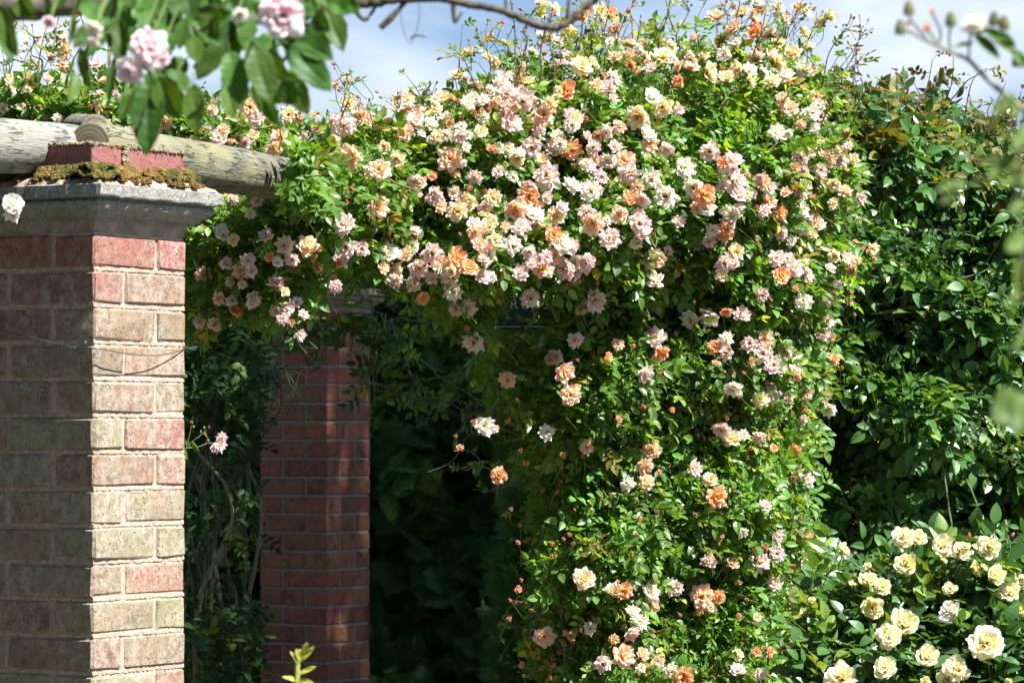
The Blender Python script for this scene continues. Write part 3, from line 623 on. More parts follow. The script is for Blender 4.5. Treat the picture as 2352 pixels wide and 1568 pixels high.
C5 = """140,150,150,P;110,230,120,P;90,260,70,H;250,160,110,P;70,410,100,P;430,180,140,W;540,190,110,A;590,140,100,W;530,75,50,B;370,150,50,B;430,55,40,B;610,80,50,B;450,310,150,Y;390,290,80,A;480,370,110,P;630,290,150,P;720,190,150,P;770,260,120,A;890,220,150,O;970,290,130,O;840,340,150,P;720,360,90,P;590,400,110,P;660,490,90,O;860,450,130,W;880,560,110,P;960,560,130,P;1060,340,120,P;1110,350,90,W;1095,220,130,W;1040,130,100,A;1010,50,110,A;1140,100,100,Y;1100,10,100,Y;1260,140,130,W;1300,20,110,P;1540,70,120,O;1600,130,150,W;1655,150,120,P;1540,210,110,A;1460,290,140,A;1400,250,100,P;1310,320,120,P;1370,180,100,P;1620,290,170,P;1750,250,160,P;1690,310,100,P;1915,90,150,P;2120,40,160,P;2210,230,140,A;2210,370,150,P;1830,385,35,B;1380,490,140,P;1165,510,45,B;955,685,50,B;1000,790,150,P;1105,830,40,B;1195,810,30,B;1225,1040,110,A;1450,800,35,B;1550,890,120,P;1610,990,140,A;1650,1140,130,A;1905,885,65,O;1820,510,160,P;1750,550,100,Y;1715,570,70,A;1680,770,110,P;1970,800,80,A;2220,760,150,P;2260,860,120,O;2070,810,35,B;2150,1000,130,P;2255,995,30,B;1980,1300,60,H;2140,1220,35,B;1760,1490,95,A;1490,1390,110,W;1070,1350,140,W;1230,1310,45,B;1000,1320,40,B;1140,1370,60,A;905,1490,60,H;880,1415,30,B;2200,1520,140,A;1600,1540,50,H;2340,1240,50,H;1660,910,25,B;1695,905,25,B;1290,1170,25,B;1300,1350,25,B;1625,1300,25,B;2140,640,25,B;1000,90,50,H;1105,145,50,H;1100,20,50,B;1200,320,35,B;1290,355,40,H;1500,20,60,H;1350,40,40,B"""
C6 = """235,110,110,P;345,60,110,O;420,180,110,Y;340,260,130,P;690,220,120,P;770,220,80,P;810,290,130,P;720,340,120,O;890,340,110,P;870,510,120,W;1020,500,110,P;1030,650,110,P;1000,740,110,P;110,640,130,W;235,620,140,P;350,580,80,O;455,600,120,P;590,470,100,P;345,760,110,W;270,820,100,O;350,860,110,P;280,925,50,O;510,800,110,P;610,770,120,A;600,860,150,P;740,850,130,P;670,940,140,P;720,960,80,Y;400,1100,130,W;810,970,90,P;820,1015,70,O;655,1140,130,P;580,1170,110,Y;770,1150,90,P;780,1175,50,O;880,1125,110,A;1075,900,75,O;1040,1240,105,W;870,1310,80,P;320,1370,130,P;395,1430,130,Y;470,1410,80,W;570,1420,100,P;670,1500,60,O;810,1510,80,O;1080,210,90,Y;1050,290,80,W;1335,160,90,Y;1230,240,60,Y;1220,105,35,H;1270,160,40,B;1155,300,30,B;1350,220,40,H;815,420,50,H;860,635,45,B;900,645,30,B;875,675,35,B;625,1055,35,B;1015,1170,35,B;890,1355,35,B;1065,170,40,H;930,60,70,Y;790,110,90,W;235,315,25,B;555,105,30,B;650,500,30,B;780,525,25,B;135,515,30,B;335,165,30,B;930,855,30,B;1020,995,25,B;405,995,25,B;660,1240,25,B;785,1245,25,B;1000,1205,25,B;845,1420,30,B;355,1295,35,B;515,1500,35,B;490,1550,30,B;1215,600,25,B;1175,385,30,B;980,165,30,B;240,1435,25,B"""
C8 = """135,125,120,P;245,200,100,Y;290,320,160,O;820,140,100,P;900,200,100,W;610,380,90,P;695,580,100,P;880,560,140,H;1000,665,110,O;235,750,110,P;690,700,110,P;580,750,140,P;460,555,80,W;850,450,40,B;905,700,80,P;880,760,70,A;975,540,40,B;610,655,50,B;680,900,110,P;795,1000,70,O;185,990,160,A;295,990,100,O;250,1060,70,Y;20,930,90,P;435,1115,50,H;560,1125,60,Y;855,1115,70,O;905,1250,90,A;430,1375,80,A;555,1355,60,O;645,1360,70,O;425,1480,110,P;575,1500,100,W;60,1520,120,O;630,1515,40,B;395,760,90,A;440,890,40,B;190,1090,30,B;800,940,90,Y;405,260,25,B;325,585,35,B;535,675,30,B;725,430,30,B;40,1110,30,B;455,1300,25,B;1010,1435,25,B;880,1170,30,B;490,1005,30,B;755,1140,25,B;200,270,25,B;490,50,30,B;460,185,25,B;800,780,35,B"""
C9 = """1455,140,150,A;1475,275,130,A;1305,290,130,W;1580,185,50,H;755,45,70,H;440,110,70,H;200,220,140,O;605,140,35,B;740,155,35,B;580,345,40,B;1080,745,35,B;365,790,55,B;650,800,55,B;845,800,40,B;655,900,45,B;1380,720,35,B;1405,585,45,B;850,510,30,B;935,1100,180,A;1170,1190,130,W;1280,1205,150,O;1510,1210,170,W;1495,1330,170,A;1690,1185,150,P;1350,1380,120,W;1410,1465,150,W;1315,1355,45,B;1505,1400,50,B;375,1190,80,H;300,1285,35,B;345,1300,45,B;480,1370,40,B;295,1440,50,B;1025,1450,40,B;310,505,40,B;385,640,40,B;1225,1120,35,H;395,1110,35,B;740,265,28,B;1085,425,28,B;1155,375,28,B"""
C10 = """985,390,120,W;590,455,180,A;765,420,70,H;740,495,45,B;835,495,45,B;1335,430,150,P;1280,365,45,H;1265,625,190,A;1095,690,160,P;1435,605,110,A;1565,665,110,A;1420,725,90,W;1675,750,140,W;1790,800,160,O;640,805,50,B;395,690,70,H;545,635,45,B;670,705,45,B;420,790,35,B;905,400,35,B;1325,540,30,B"""
C4 = """1500,70,90,W;1570,100,80,A;1350,215,30,B;1345,270,100,W;1370,335,110,A;1515,260,100,P;1665,240,110,P;1620,310,110,A;1690,310,90,P;1790,70,110,P;1910,140,130,P;2070,140,150,A;1810,215,70,O;1865,250,90,W;1960,230,100,P;1850,385,110,P;1700,510,120,P;1915,450,70,Y;1990,520,90,P;1850,580,90,P;1930,570,110,P;1900,630,80,P;2040,600,70,P;1470,490,90,A;1560,510,90,P;1580,575,100,O;1340,650,90,P;1440,670,90,A;1350,745,40,H;2255,410,90,P;2300,30,100,P;2015,740,90,P;1355,30,70,A;1550,380,80,P;1625,400,70,P;1680,95,25,B"""
C1 = """430,340,120,Y;430,265,60,Y;340,390,80,A;415,430,90,A;645,430,110,P;75,600,100,W;180,605,70,Y;325,530,60,A;190,520,70,A;670,650,130,P;700,730,130,Y;705,540,70,A;430,470,40,B;315,790,60,A;390,800,80,W;725,830,60,A;1210,700,90,P;1245,640,40,H;1430,740,70,A;1100,830,120,A;1050,870,80,Y;870,885,70,A;1370,900,120,A;1470,930,130,P;1300,940,70,Y;60,540,80,Y;20,730,70,Y;150,720,60,P;610,715,40,B;265,720,40,B;370,545,30,B;40,280,25,B;780,640,70,P;540,90,40,B;710,110,60,Y;500,20,60,Y;235,250,25,B;270,250,25,B"""
C1b = """1680,720,140,A;1720,790,120,P;1940,770,110,Y;2000,800,80,A;2110,770,60,A;1540,950,60,H;1870,920,120,A;1700,910,80,A;1840,1000,110,A;1640,960,100,P;2040,910,80,P;2140,860,90,A;2255,570,60,A;2330,530,70,W;2270,830,160,P;2180,1050,130,O;1490,1550,100,W;1680,1435,80,W;1730,1350,90,P;1570,1330,80,P;1600,930,60,B;1500,870,80,A;2060,1490,30,B"""
main_items = parse(C2, 1300, 0) + parse(C3, 2696, 0) + parse(C5, 1300, 900) + parse(C6, 2696, 900) + parse(C8, 2696, 1798) + parse(C9, 1900, 1798, .4677) + parse(C10, 1900, 2331, .4677) + parse(C4, 0, 900) + parse(C1b, 0, 0)
left_items = parse(C1, 0, 0)
_rr = random.Random(5)
_top = [b for b in main_items if b[1] < 620 and b[0] > 900 and b[3] != 'B']
for _k in range(120):
    _b = _rr.choice(_top); _a = _rr.random() * 6.28; main_items.append((_b[0] + 30 * math.cos(_a) + _rr.gauss(0, 8), _b[1] + 30 * math.sin(_a) + _rr.gauss(0, 8), _rr.uniform(22, 36), _rr.choice('PPPWWWYA')))
for _k in range(120):
    _b = _rr.choice(main_items); _kd = _rr.choice('BBBBS')
    main_items.append((_b[0] + _rr.gauss(0, 32), _b[1] + _rr.gauss(0, 28), _rr.uniform(8, 13) if _kd == 'B' else _rr.uniform(18, 28), _kd))

# ------------------------------------------------------------------ main climbing rose
MAIN = [(430, 470), (500, 455), (640, 460), (695, 425), (668, 350), (760, 335), (860, 290), (920, 305), (985, 250), (1060, 235), (1120, 215), (1180, 200), (1250, 165), (1320, 120), (1420, 120), (1520, 75), (1620, 90), (1700, 100), (1790, 120), (1860, 160), (1880, 260), (1900, 330), (1950, 380), (1930, 480), (1890, 530), (1950, 590), (1930, 640), (1890, 700), (1870, 780), (1880, 830), (1860, 940), (1840, 1040), (1840, 1150), (1865, 1250), (1840, 1330), (1850, 1640), (1235, 1640), (1225, 1300), (1245, 1100), (1215, 980), (1160, 880), (1090, 790), (1070, 735), (980, 690), (900, 600), (770, 596), (700, 700), (640, 730), (560, 700), (500, 740), (430, 740)]
def base_main(x, y):
    b_ = np.interp(x, [0, 430, 650, 760, 1000, 1500, 1950, 2100], [9.6, 9.25, 9.0, 9.05, 9.45, 9.85, 10.15, 10.4])
    b_ = b_ + .15 * sstep(600, 760, y) * sstep(950, 1150, x)
    return b_ + .25 * (1 - sstep(0, 330, y)) + .03 * np.sin(x * .021) + .05 * np.sin(y * .017 + x * .006)
def front_main(x, y):
    d = edged(MAIN, x, y) * np.where(inside(MAIN, x, y), 1, 0)
    return base_main(x, y) + .20 * np.exp(-d / 70)
def keep_main(x, y):
    k = .25 + .75 * sstep(60, 300, y)
    k = np.where((x < 1300) & (x > 1050) & (y > 650), .55, k)
    return k
NM = 19500
x, y = sample(MAIN, NM, keep_main); x = x + rng.normal(0, 9, NM); y = y + rng.normal(0, 9, NM)
dep = rng.random(NM) ** 1.6 * .55
ok = ~((x > 1115) & (x < 1285) & (y > 668) & (y < 765) & (rng.random(NM) < .93)); x, y, dep = x[ok], y[ok], dep[ok]; NM = len(x)
P = at(x, y, front_main(x, y) + dep)
gx = (x - np.interp(y, [0, 600, 1600], [1300, 1300, 1500])) / 1500
outd = unit(np.stack([gx * 1.2 + .15, np.full(NM, -1.0), .35 - (y - 500) / 2500], -1))
def leafcol(P, n, young=.12):
    hz = P[:, 2]; y_ = rng.random(n) < young + .35 * sstep(2.35, 2.75, hz)
    c = np.where(y_[:, None], [.21, .29, .045], [.098, .205, .032]); c = np.where(rng.random((n, 1)) < .025, [.30, .24, .04], c); return c * rng.uniform(.6, 1.35, (n, 1)) * rng.uniform(.9, 1.1, (n, 3))
rose = empty('climbing_rose', 'huge peach and pink climbing rose covering a pillar and the pergola logs', 'climbing rose'); 
lf = Soup(); scatter_leaves(lf, P, outd, ROSE, leafcol, .6, 1.35)
x2, y2 = sample([(690, 345), (750, 335), (750, 475), (672, 468), (692, 420)], 150); P2 = at(x2, y2, 8.78 + rng.random(150) * .2 + (x2 - 690) * .002)
scatter_leaves(lf, P2, unit(np.tile([[-.2, -1, .3]], (150, 1))), ROSE, leafcol, .7, 1.3)
st = Soup()
def wander(p0, p1, n=7, j=.02):
    t = np.linspace(0, 1, n)[:, None]; p = p0 + (p1 - p0) * t; p[1:-1] += rng.normal(0, j, (n - 2, 3)); return spline(p, 4)
def shoot(s, sl, p0, p1, tms, colf, step=.032, r0=.0028, buds=None, scale=1., stemc=(.12, .10, .045), first=.1, lean=None, tipc=None):
    """a leafy shoot from p0 to p1"""
    p0 = np.asarray(p0, float); p1 = np.asarray(p1, float); L = np.linalg.norm(p1 - p0)
    path = wander(p0, p1, max(4, int(L / .07)), .010); n = len(path); tube(s, path, np.linspace(r0, r0 * .35, n), stemc, 5)
    dirv = unit(np.gradient(path, axis=0)); k = max(2, int(L / step)); ts = np.linspace(first, 1, k); idx = np.minimum((ts * (n - 1)).astype(int), n - 1)
    pp = path[idx]; ang = np.arange(k) * 2.4 + rng.random() * 6; side = np.stack([np.cos(ang), np.sin(ang) * .8 - .2, np.zeros(k)], -1)
    xd = unit(dirv[idx] * .55 + side * .9 + rng.normal(0, .15, (k, 3))); zd = unit(dirv[idx] + rng.normal(0, .3, (k, 3)))
    sc_ = scale * (1 - .45 * ts ** 2) * rng.uniform(.85, 1.15, k); Fm = frames(xd, zd) * sc_[:, None, None]; C = colf(pp, k)
    if tipc is not None: w_ = (ts ** 1.5)[:, None]; C = C * (1 - w_) + np.array(tipc) * w_ * rng.uniform(.7, 1.3, (k, 1))
    tid = rng.integers(0, len(tms), k)
    for j in range(len(tms)):
        m = tid == j
        if m.any(): sl.add(tms[j], Fm[m], pp[m], C[m])
    return path
GB = xf(BLOB, np.diag([.5, .5, 1.2]), (0, 0, 0))
def panicle(s, p, up, n=7, L=.05, bud=.0055, c=(.13, .16, .05), budc=((.14, .17, .06), (.42, .12, .09))):
    up = unit(np.asarray(up, float))
    for k in range(n):
        d = unit(up + rng.normal(0, .55, 3)); q0 = p - up * rng.random() * L * .8; q1 = q0 + d * L * rng.uniform(.5, 1.1)
        tube(s, [q0, (q0 + q1) / 2 + rng.normal(0, .003, 3), q1], [.0011, .0009, .0009], c, 3)
        s.add(GB, framesz(d[None]) * bud * rng.uniform(.7, 1.3), q1[None], np.array([budc[int(rng.random() < .35)]]))
def shoots_px(lst, depthf, s, sl, tms, colf, bud=1.0, **k):
    for x0, y0, x1, y1 in lst:
        Y = float(depthf(np.array([x0]), np.array([y0]))[0]) + random.uniform(.0, .15); Y1 = Y + random.uniform(-.05, .08)
        p = shoot(s, sl, at(x0, y0, Y), at(x1, y1, Y1), tms, colf, **k)
        if random.random() < bud: panicle(s, p[-1], p[-1] - p[-3], random.randint(4, 10))
UP = [(1078, 215, 1062, 60), (1090, 130, 1098, 95), (1195, 220, 1172, 0), (1170, 120, 1130, 70), (1240, 190, 1252, 60), (1205, 120, 1225, 40), (1300, 250, 1290, 60), (1330, 160, 1342, 10), (1355, 200, 1372, 30), (1395, 220, 1388, 90), (1420, 150, 1435, 40), (1520, 140, 1524, -20), (1480, 160, 1470, 60), (1560, 120, 1572, 10), (1600, 160, 1622, 0), (1650, 110, 1662, 20), (1690, 120, 1700, 5), (1735, 130, 1730, 10), (1770, 140, 1790, 20), (1800, 170, 1812, 60), (1840, 190, 1872, 80), (1868, 250, 1942, 66), (1890, 230, 1985, 72), (1880, 300, 1960, 130), (1905, 340, 2020, 190), (770, 300, 790, 190), (775, 300, 802, 200), (700, 330, 690, 275), (640, 345, 655, 290), (900, 290, 910, 230), (980, 240, 985, 215), (860, 300, 835, 250), (1110, 210, 1050, 120), (1130, 210, 1110, 100), (1280, 170, 1262, 20), (1380, 100, 1400, -10), (1450, 110, 1462, -10), (1545, 60, 1535, -30), (1180, 180, 1200, 90), (1260, 190, 1290, 110), (1845, 120, 1880, 40), (1800, 110, 1830, 25), (1750, 90, 1762, 5), (1700, 200, 1760, 60)]
shoots_px(UP, base_main, st, lf, ROSE, leafcol, .85, step=.045, first=.05)
# random outward sprays along the outline and over the face
n = 900; xs, ys = sample(MAIN, n, keep_main); d = edged(MAIN, xs, ys)
for k in range(n):
    near = d[k] < 60
    if (not near and k % 3) or (1090 < xs[k] < 1320 and 640 < ys[k] < 790): continue
    Y = float(front_main(xs[k:k+1], ys[k:k+1])[0]); p0 = at(xs[k], ys[k], Y + .12)
    dv = unit(np.array([(xs[k] - 1350) / 700 + random.gauss(.1, .5), random.uniform(-1, -.2), random.gauss(.25 if ys[k] < 700 else -.1, .5)]))
    L = random.uniform(.06, .13) if xs[k] > 1780 else random.uniform(.08, .2); shoot(st, lf, p0, p0 + dv * L, ROSE, leafcol, step=.035, r0=.002)
SPR = [(1160, 1085, 1052, 1030), (1120, 1060, 1060, 1075), (1190, 1100, 1110, 1120), (1160, 850, 1075, 790), (1150, 900, 1100, 830), (1200, 1000, 1120, 960), (1180, 960, 1090, 950), (1230, 1130, 1160, 1070), (1260, 1280, 1185, 1240), (1260, 1420, 1190, 1330), (1250, 1500, 1180, 1440), (1250, 1550, 1190, 1530), (1240, 1200, 1180, 1180), (1120, 800, 1065, 745), (725, 400, 685, 415), (730, 440, 665, 455), (705, 350, 672, 340), (640, 700, 655, 740), (560, 680, 540, 730), (470, 740, 500, 790), (440, 780, 455, 800), (950, 680, 975, 720), (1040, 700, 1060, 735)]
shoots_px(SPR, lambda a, b_: front_main(a, b_) + .0, st, lf, ROSE, leafcol, .5, step=.03, first=.05)
# long canes visible in the photograph
def cane(s, pts, Y0, Y1, r0, r1, c):
    ys_ = np.linspace(Y0, Y1, len(pts)); P = np.array([at(a, b_, q) for (a, b_), q in zip(pts, ys_)]); p = spline(P, 6); p += rng.normal(0, .0015, p.shape); tube(s, p, np.linspace(r0, r1, len(p)), c, 6)
CC = (.13, .105, .05)
for pts in ([(1700, 470), (1760, 340), (1800, 240), (1830, 180)], [(1730, 440), (1740, 380), (1790, 320)], [(1560, 420), (1600, 330), (1650, 250), (1700, 190)], [(1345, 250), (1352, 170), (1360, 60)], [(1860, 560), (1930, 520), (1990, 500)], [(1120, 470), (1200, 440), (1280, 450)], [(760, 380), (860, 400), (960, 440)], [(1650, 800), (1690, 740), (1760, 700)], [(1840, 870), (1880, 830), (1920, 770)], [(1620, 1010), (1590, 960), (1660, 900)], [(1640, 1330), (1700, 1240), (1750, 1130)]):
    xm = np.mean([a for a, _ in pts]); ym = np.mean([b_ for _, b_ in pts]); Y = float(front_main(np.array([xm]), np.array([ym]))[0]) - .02
    cane(st, pts, Y, Y + .03, .0042, .0022, CC)
for k in range(34):
    a, b_ = rng.uniform(1250, 1850), rng.uniform(300, 1500); Y = float(front_main(np.array([a]), np.array([b_]))[0]) + rng.uniform(.0, .06); q_ = rng.uniform(-1, 1)
    cane(st, [(a, b_ + 90), (a + 25 * q_, b_ + 30), (a + 70 * q_, b_ - 40), (a + 120 * q_, b_ - 80)], Y + .05, Y - .02, rng.uniform(.0022, .004), .0014, (.13, .15, .05) if k % 2 else CC)
for k in range(26):   # woody stems up the pillar, seen in the gaps
    a = rng.uniform(1300, 1650); Y = rng.uniform(10.35, 10.7); cane(st, [(a, 1640), (a + rng.uniform(-40, 40), 1300), (a + rng.uniform(-60, 60), 1000), (a + rng.uniform(-90, 90), 650), (a + rng.uniform(-160, 160), 420)], Y, Y, .006, .0035, (.16, .13, .07))
for k in range(5):   # roots of the plant down to the ground
    p0 = at(rng.uniform(1420, 1560), 1640, 10.5); tube(st, [p0 + [0, 0, .1], (p0 * [1, 1, .5]), p0 * [1, 1, 0]], [.008, .010, .012], (.16, .13, .07), 6)
bloom_field(main_items, rose, lambda a, b_: front_main(a, b_) - .07 - .06 * (b_ < 260), 98, stems=st, blimit=98, stemlen=.05)
# foliage around pillar below and behind the frame edge, so the plant is closed
lf.build('foliage', M_leaf, rose); st.build('stems', M_stem, rose)

# ------------------------------------------------------------------ second peach rose above the logs, left
LEFT = [(-30, 215), (60, 200), (130, 215), (220, 205), (300, 230), (420, 250), (520, 275), (640, 315), (690, 340), (560, 355), (430, 345), (200, 345), (-30, 300)]
r2 = empty('climbing_rose', 'sparse peach climbing rose with upright budded shoots above the left logs', 'climbing rose')
def base_left(x, y): return np.interp(x, [0, 300, 700], [9.9, 9.5, 9.3]) + 0 * y
lf = Soup(); st = Soup(); n = 1500; x, y = sample(LEFT, n); P = at(x, y, base_left(x, y) + rng.random(n) * .4)
scatter_leaves(lf, P, unit(np.tile([[.1, -1, .5]], (n, 1))), ROSE, leafcol, .8, 1.3)
UL = [(80, 240, 112, 45), (95, 170, 80, 90), (140, 260, 168, 60), (150, 200, 185, 110), (205, 240, 222, 95), (230, 250, 255, 70), (30, 220, 18, 110), (10, 230, 5, 150), (120, 120, 45, 60), (60, 220, 70, 140), (180, 240, 150, 130), (270, 270, 262, 150), (300, 270, 310, 170), (340, 280, 350, 190), (370, 290, 372, 165), (400, 290, 405, 210), (430, 300, 445, 215), (470, 310, 500, 240), (520, 320, 560, 255), (560, 330, 590, 270), (250, 150, 285, 40), (110, 130, 135, 30), (100, 110, 140, 60), (610, 335, 620, 280), (0, 200, 30, 120), (200, 120, 235, 40), (45, 230, 95, 150), (330, 240, 300, 130)]
shoots_px(UL, base_left, st, lf, ROSE, leafcol, 1, step=.05, first=.05)
bloom_field(left_items, r2, lambda a, b_: base_left(a, b_) - .03, 98, stems=st)
for k in range(4):
    p0 = at(60 + 90 * k, 300, 9.9); tube(st, spline([p0, p0 * [1, 1, .5] + [0, .1, 0], p0 * [1, 1, 0]], 5), .007, (.16, .13, .07), 5)
lf.build('foliage', M_leaf, r2); st.build('stems', M_stem, r2)

# ------------------------------------------------------------------ glossy climber on the right
RT = [(1855, 300), (1880, 230), (1960, 215), (2040, 250), (2130, 235), (2210, 260), (2290, 320), (2440, 330), (2440, 1640), (1700, 1640), (1760, 1100), (1800, 700), (1850, 500)]
rt = empty('climbing_rose', 'dark glossy leaved climbing rose without flowers filling the right side', 'climbing rose')
def base_rt(x, y): return np.interp(x, [1700, 1850, 2100, 2352, 2440], [11.35, 11.3, 11.4, 11.6, 11.75]) + .22 * sstep(900, 1250, y) + .12 * np.sin(x * .013 + y * .009) + .10 * np.sin(y * .021 - x * .01) + .3 * (1 - sstep(200, 420, y))
def keep_rt(x, y): 
    hole = np.exp(-(((x - 2010) / 150) ** 2 + ((y - 1120) / 200) ** 2)) + np.exp(-(((x - 1900) / 70) ** 2 + ((y - 950) / 150) ** 2))
    return np.clip(1 - .6 * hole, .05, 1) * (.55 + .45 * sstep(200, 400, y))
n = 12000; x, y = sample(RT, n, keep_rt); dep = rng.random(n) ** 1.7 * .8
P = at(x, y, base_rt(x, y) + dep); outd = unit(np.stack([.25 + 0 * x, -1 + 0 * x, .35 + 0 * x], -1))
def rtcol(P, n):
    top = sstep(2.25, 2.75, P[:, 2])[:, None]; a = rng.random((n, 1))
    c = np.where(a < .55 * top, [.15, .145, .03], np.where(a < .16 + .3 * top, [.14, .25, .04], [.062, .155, .036])); return c * rng.uniform(.65, 1.3, (n, 1))
lf = Soup(); st = Soup(); scatter_leaves(lf, P, outd, BIG, rtcol, .6, 1.1, droop=.5)
tips = [(1900, 260, 1925, 130), (1960, 270, 1976, 68), (1975, 230, 1965, 120), (2040, 290, 2060, 170), (2090, 290, 2142, 135), (2140, 280, 2155, 165), (2160, 300, 2190, 132), (2210, 310, 2245, 168), (2260, 330, 2310, 190), (2300, 360, 2345, 210), (2330, 380, 2365, 240), (2010, 260, 2015, 185), (1930, 250, 1950, 160), (2110, 260, 2100, 190), (2240, 300, 2225, 210), (2070, 240, 2085, 180), (2280, 300, 2280, 230), (2180, 250, 2172, 195), (2320, 300, 2330, 245), (1870, 260, 1900, 190)]
for x0, y0, x1, y1 in tips:
    Y = float(base_rt(np.array([x0]), np.array([y0]))[0]) + .1
    shoot(st, lf, at(x0, y0, Y), at(x1, y1, Y), BIG, rtcol, step=.04, r0=.003, scale=.62, stemc=(.16, .05, .03), tipc=(.10, .055, .022), first=.0)
for k in range(160):
    xs, ys = sample(RT, 1, keep_rt); Y = float(base_rt(xs, ys)[0]); p0 = at(xs[0], ys[0], Y + .1); dv = unit(np.array([random.gauss(.2, .6), random.uniform(-.9, -.2), random.gauss(.2, .4)]))
    shoot(st, lf, p0, p0 + dv * random.uniform(.15, .35), BIG, rtcol, step=.05, r0=.003, scale=.8, stemc=(.10, .11, .04))
for pts in ([(1900, 560), (1960, 515), (2100, 520), (2250, 545)], [(1940, 715), (2050, 690), (2200, 640), (2352, 600)], [(2000, 720), (2150, 700), (2352, 680)], [(2080, 910), (2200, 970), (2352, 1000)], [(2190, 1250), (2170, 1100), (2140, 950), (2160, 800)], [(1905, 1000), (1900, 850), (1895, 700)], [(2060, 1300), (2040, 1100), (2050, 950)], [(2290, 1300), (2240, 1150), (2200, 1050)]):
    cane(st, pts, 11.34, 11.46, .0035, .002, (.10, .12, .04))
for k in range(9):
    a = rng.uniform(1850, 2340); Y = rng.uniform(12.25, 12.5); cane(st, [(a, 1700), (a + rng.uniform(-60, 60), 1300), (a + rng.uniform(-60, 60), 900), (a + rng.uniform(-60, 60), 600)], Y, Y, .005, .003, (.08, .07, .035))
hp = Soup(); n = 420; xs, ys = sample([(1900, 300), (2350, 300), (2350, 700), (1900, 620)], n); Ph = at(xs, ys, base_rt(xs, ys) - .03)
g = rng.normal(0, .02, (n, 3)); Ph = Ph[rng.integers(0, 45, n)] + g
hp.add(GB, framesz(np.tile([[0, -.3, 1.]], (n, 1))) * rng.uniform(.004, .007, n)[:, None, None], Ph, np.where((rng.random(n) < .8)[:, None], [.14, .20, .08], [.30, .14, .08]))
tag(hp.build('green_hips', M_stem, rt), kind='stuff')
for k in range(6):
    p0 = at(1900 + 80 * k, 1650, 12.0); tube(st, [p0, p0 * [1, 1, .5], p0 * [1, 1, 0]], .010, (.15, .12, .07), 5)
lf.build('foliage', M_gloss, rt); st.build('stems', M_stem, rt)

# ------------------------------------------------------------------ cream rose bush, lower right
CB = [(1850, 1640), (1850, 1440), (1880, 1350), (1900, 1300), (1960, 1290), (2010, 1330), (2060, 1280), (2130, 1290), (2200, 1270), (2300, 1270), (2440, 1300), (2440, 1700)]
cb = empty('rose_bush', 'cream yellow shrub rose in full flower at the lower right', 'rose bush')
def base_cb(x, y): return 9.35 - .25 * sstep(1250, 1568, y) + .04 * np.sin(x * .03)
lf = Soup(); st = Soup(); n = 1900; x, y = sample(CB, n); P = at(x, y, base_cb(x, y) + .08 + rng.random(n) ** 1.3 * .55)
def cbcol(P, n): return np.where((rng.random(n) < .2)[:, None], [.14, .22, .04], [.055, .135, .034]) * rng.uniform(.7, 1.3, (n, 1))
scatter_leaves(lf, P, unit(np.tile([[.15, -1, .6]], (n, 1))), CREAM, cbcol, .75, 1.2, droop=.2, nb=(.5, .8))
C8c = """1540,590,150,C;1640,590,120,D;1800,650,160,C;1920,690,150,C;2115,655,150,C;1560,770,160,D;1300,880,130,D;1400,920,110,D;1330,1060,150,D;1200,905,70,D;1135,670,90,D;1300,780,60,D;1855,935,100,C;1810,740,60,D;2160,850,150,D;2020,800,110,D;2250,960,170,C;2330,880,110,C;2330,1080,70,D;1540,1180,230,C;1440,1260,190,C;1850,1090,170,V;2100,1300,240,C;1415,1470,170,C;1700,1400,180,C;1890,1480,200,C;1120,1530,210,C;1840,1550,160,C;925,1010,55,D;1690,1560,80,D;2250,1560,60,D;2025,650,45,D;2280,850,50,D;1955,650,80,D;2080,790,60,D"""
def cdir(px, py, kd):
    return np.array([random.gauss(.1, .45), -1, random.gauss(.35, .35)]) if kd == 'C' else np.array([random.gauss(.1, .6), -.6, random.gauss(.5, .5)])
bloom_field(parse(C8c, 2696, 1798), cb, base_cb, 90, dirf=cdir, stems=st, stemlen=.16)
for (a, b_) in [(1135, 700), (1300, 800), (1200, 920), (1640, 600), (2060, 700), (2180, 640), (2230, 560), (1560, 800), (2010, 700), (1450, 860), (1830, 700), (2130, 720), (1980, 640)]:
    X, Yp = (2696 + a * .5952) * .57422, (1798 + b_ * .5952) * .57422; Y = 9.4
    p0 = at(X - random.uniform(-15, 15), Yp + 110, Y + .1); p1 = at(X, Yp, Y); shoot(st, lf, p0, p1, CREAM, cbcol, step=.05, r0=.003, scale=.8, stemc=(.12, .16, .05)); panicle(st, p1, (0, 0, 1), 4, .035, .008)
for k in range(9):
    p0 = at(1900 + 55 * k, 1600, 9.5); tube(st, [p0, p0 * [1, 1, .5] + [.02, .05, 0], p0 * [1, 1, 0] + [.05, .1, 0]], .006, (.12, .13, .06), 5)
lf.build('foliage', M_gloss, cb); st.build('stems', M_stem, cb)

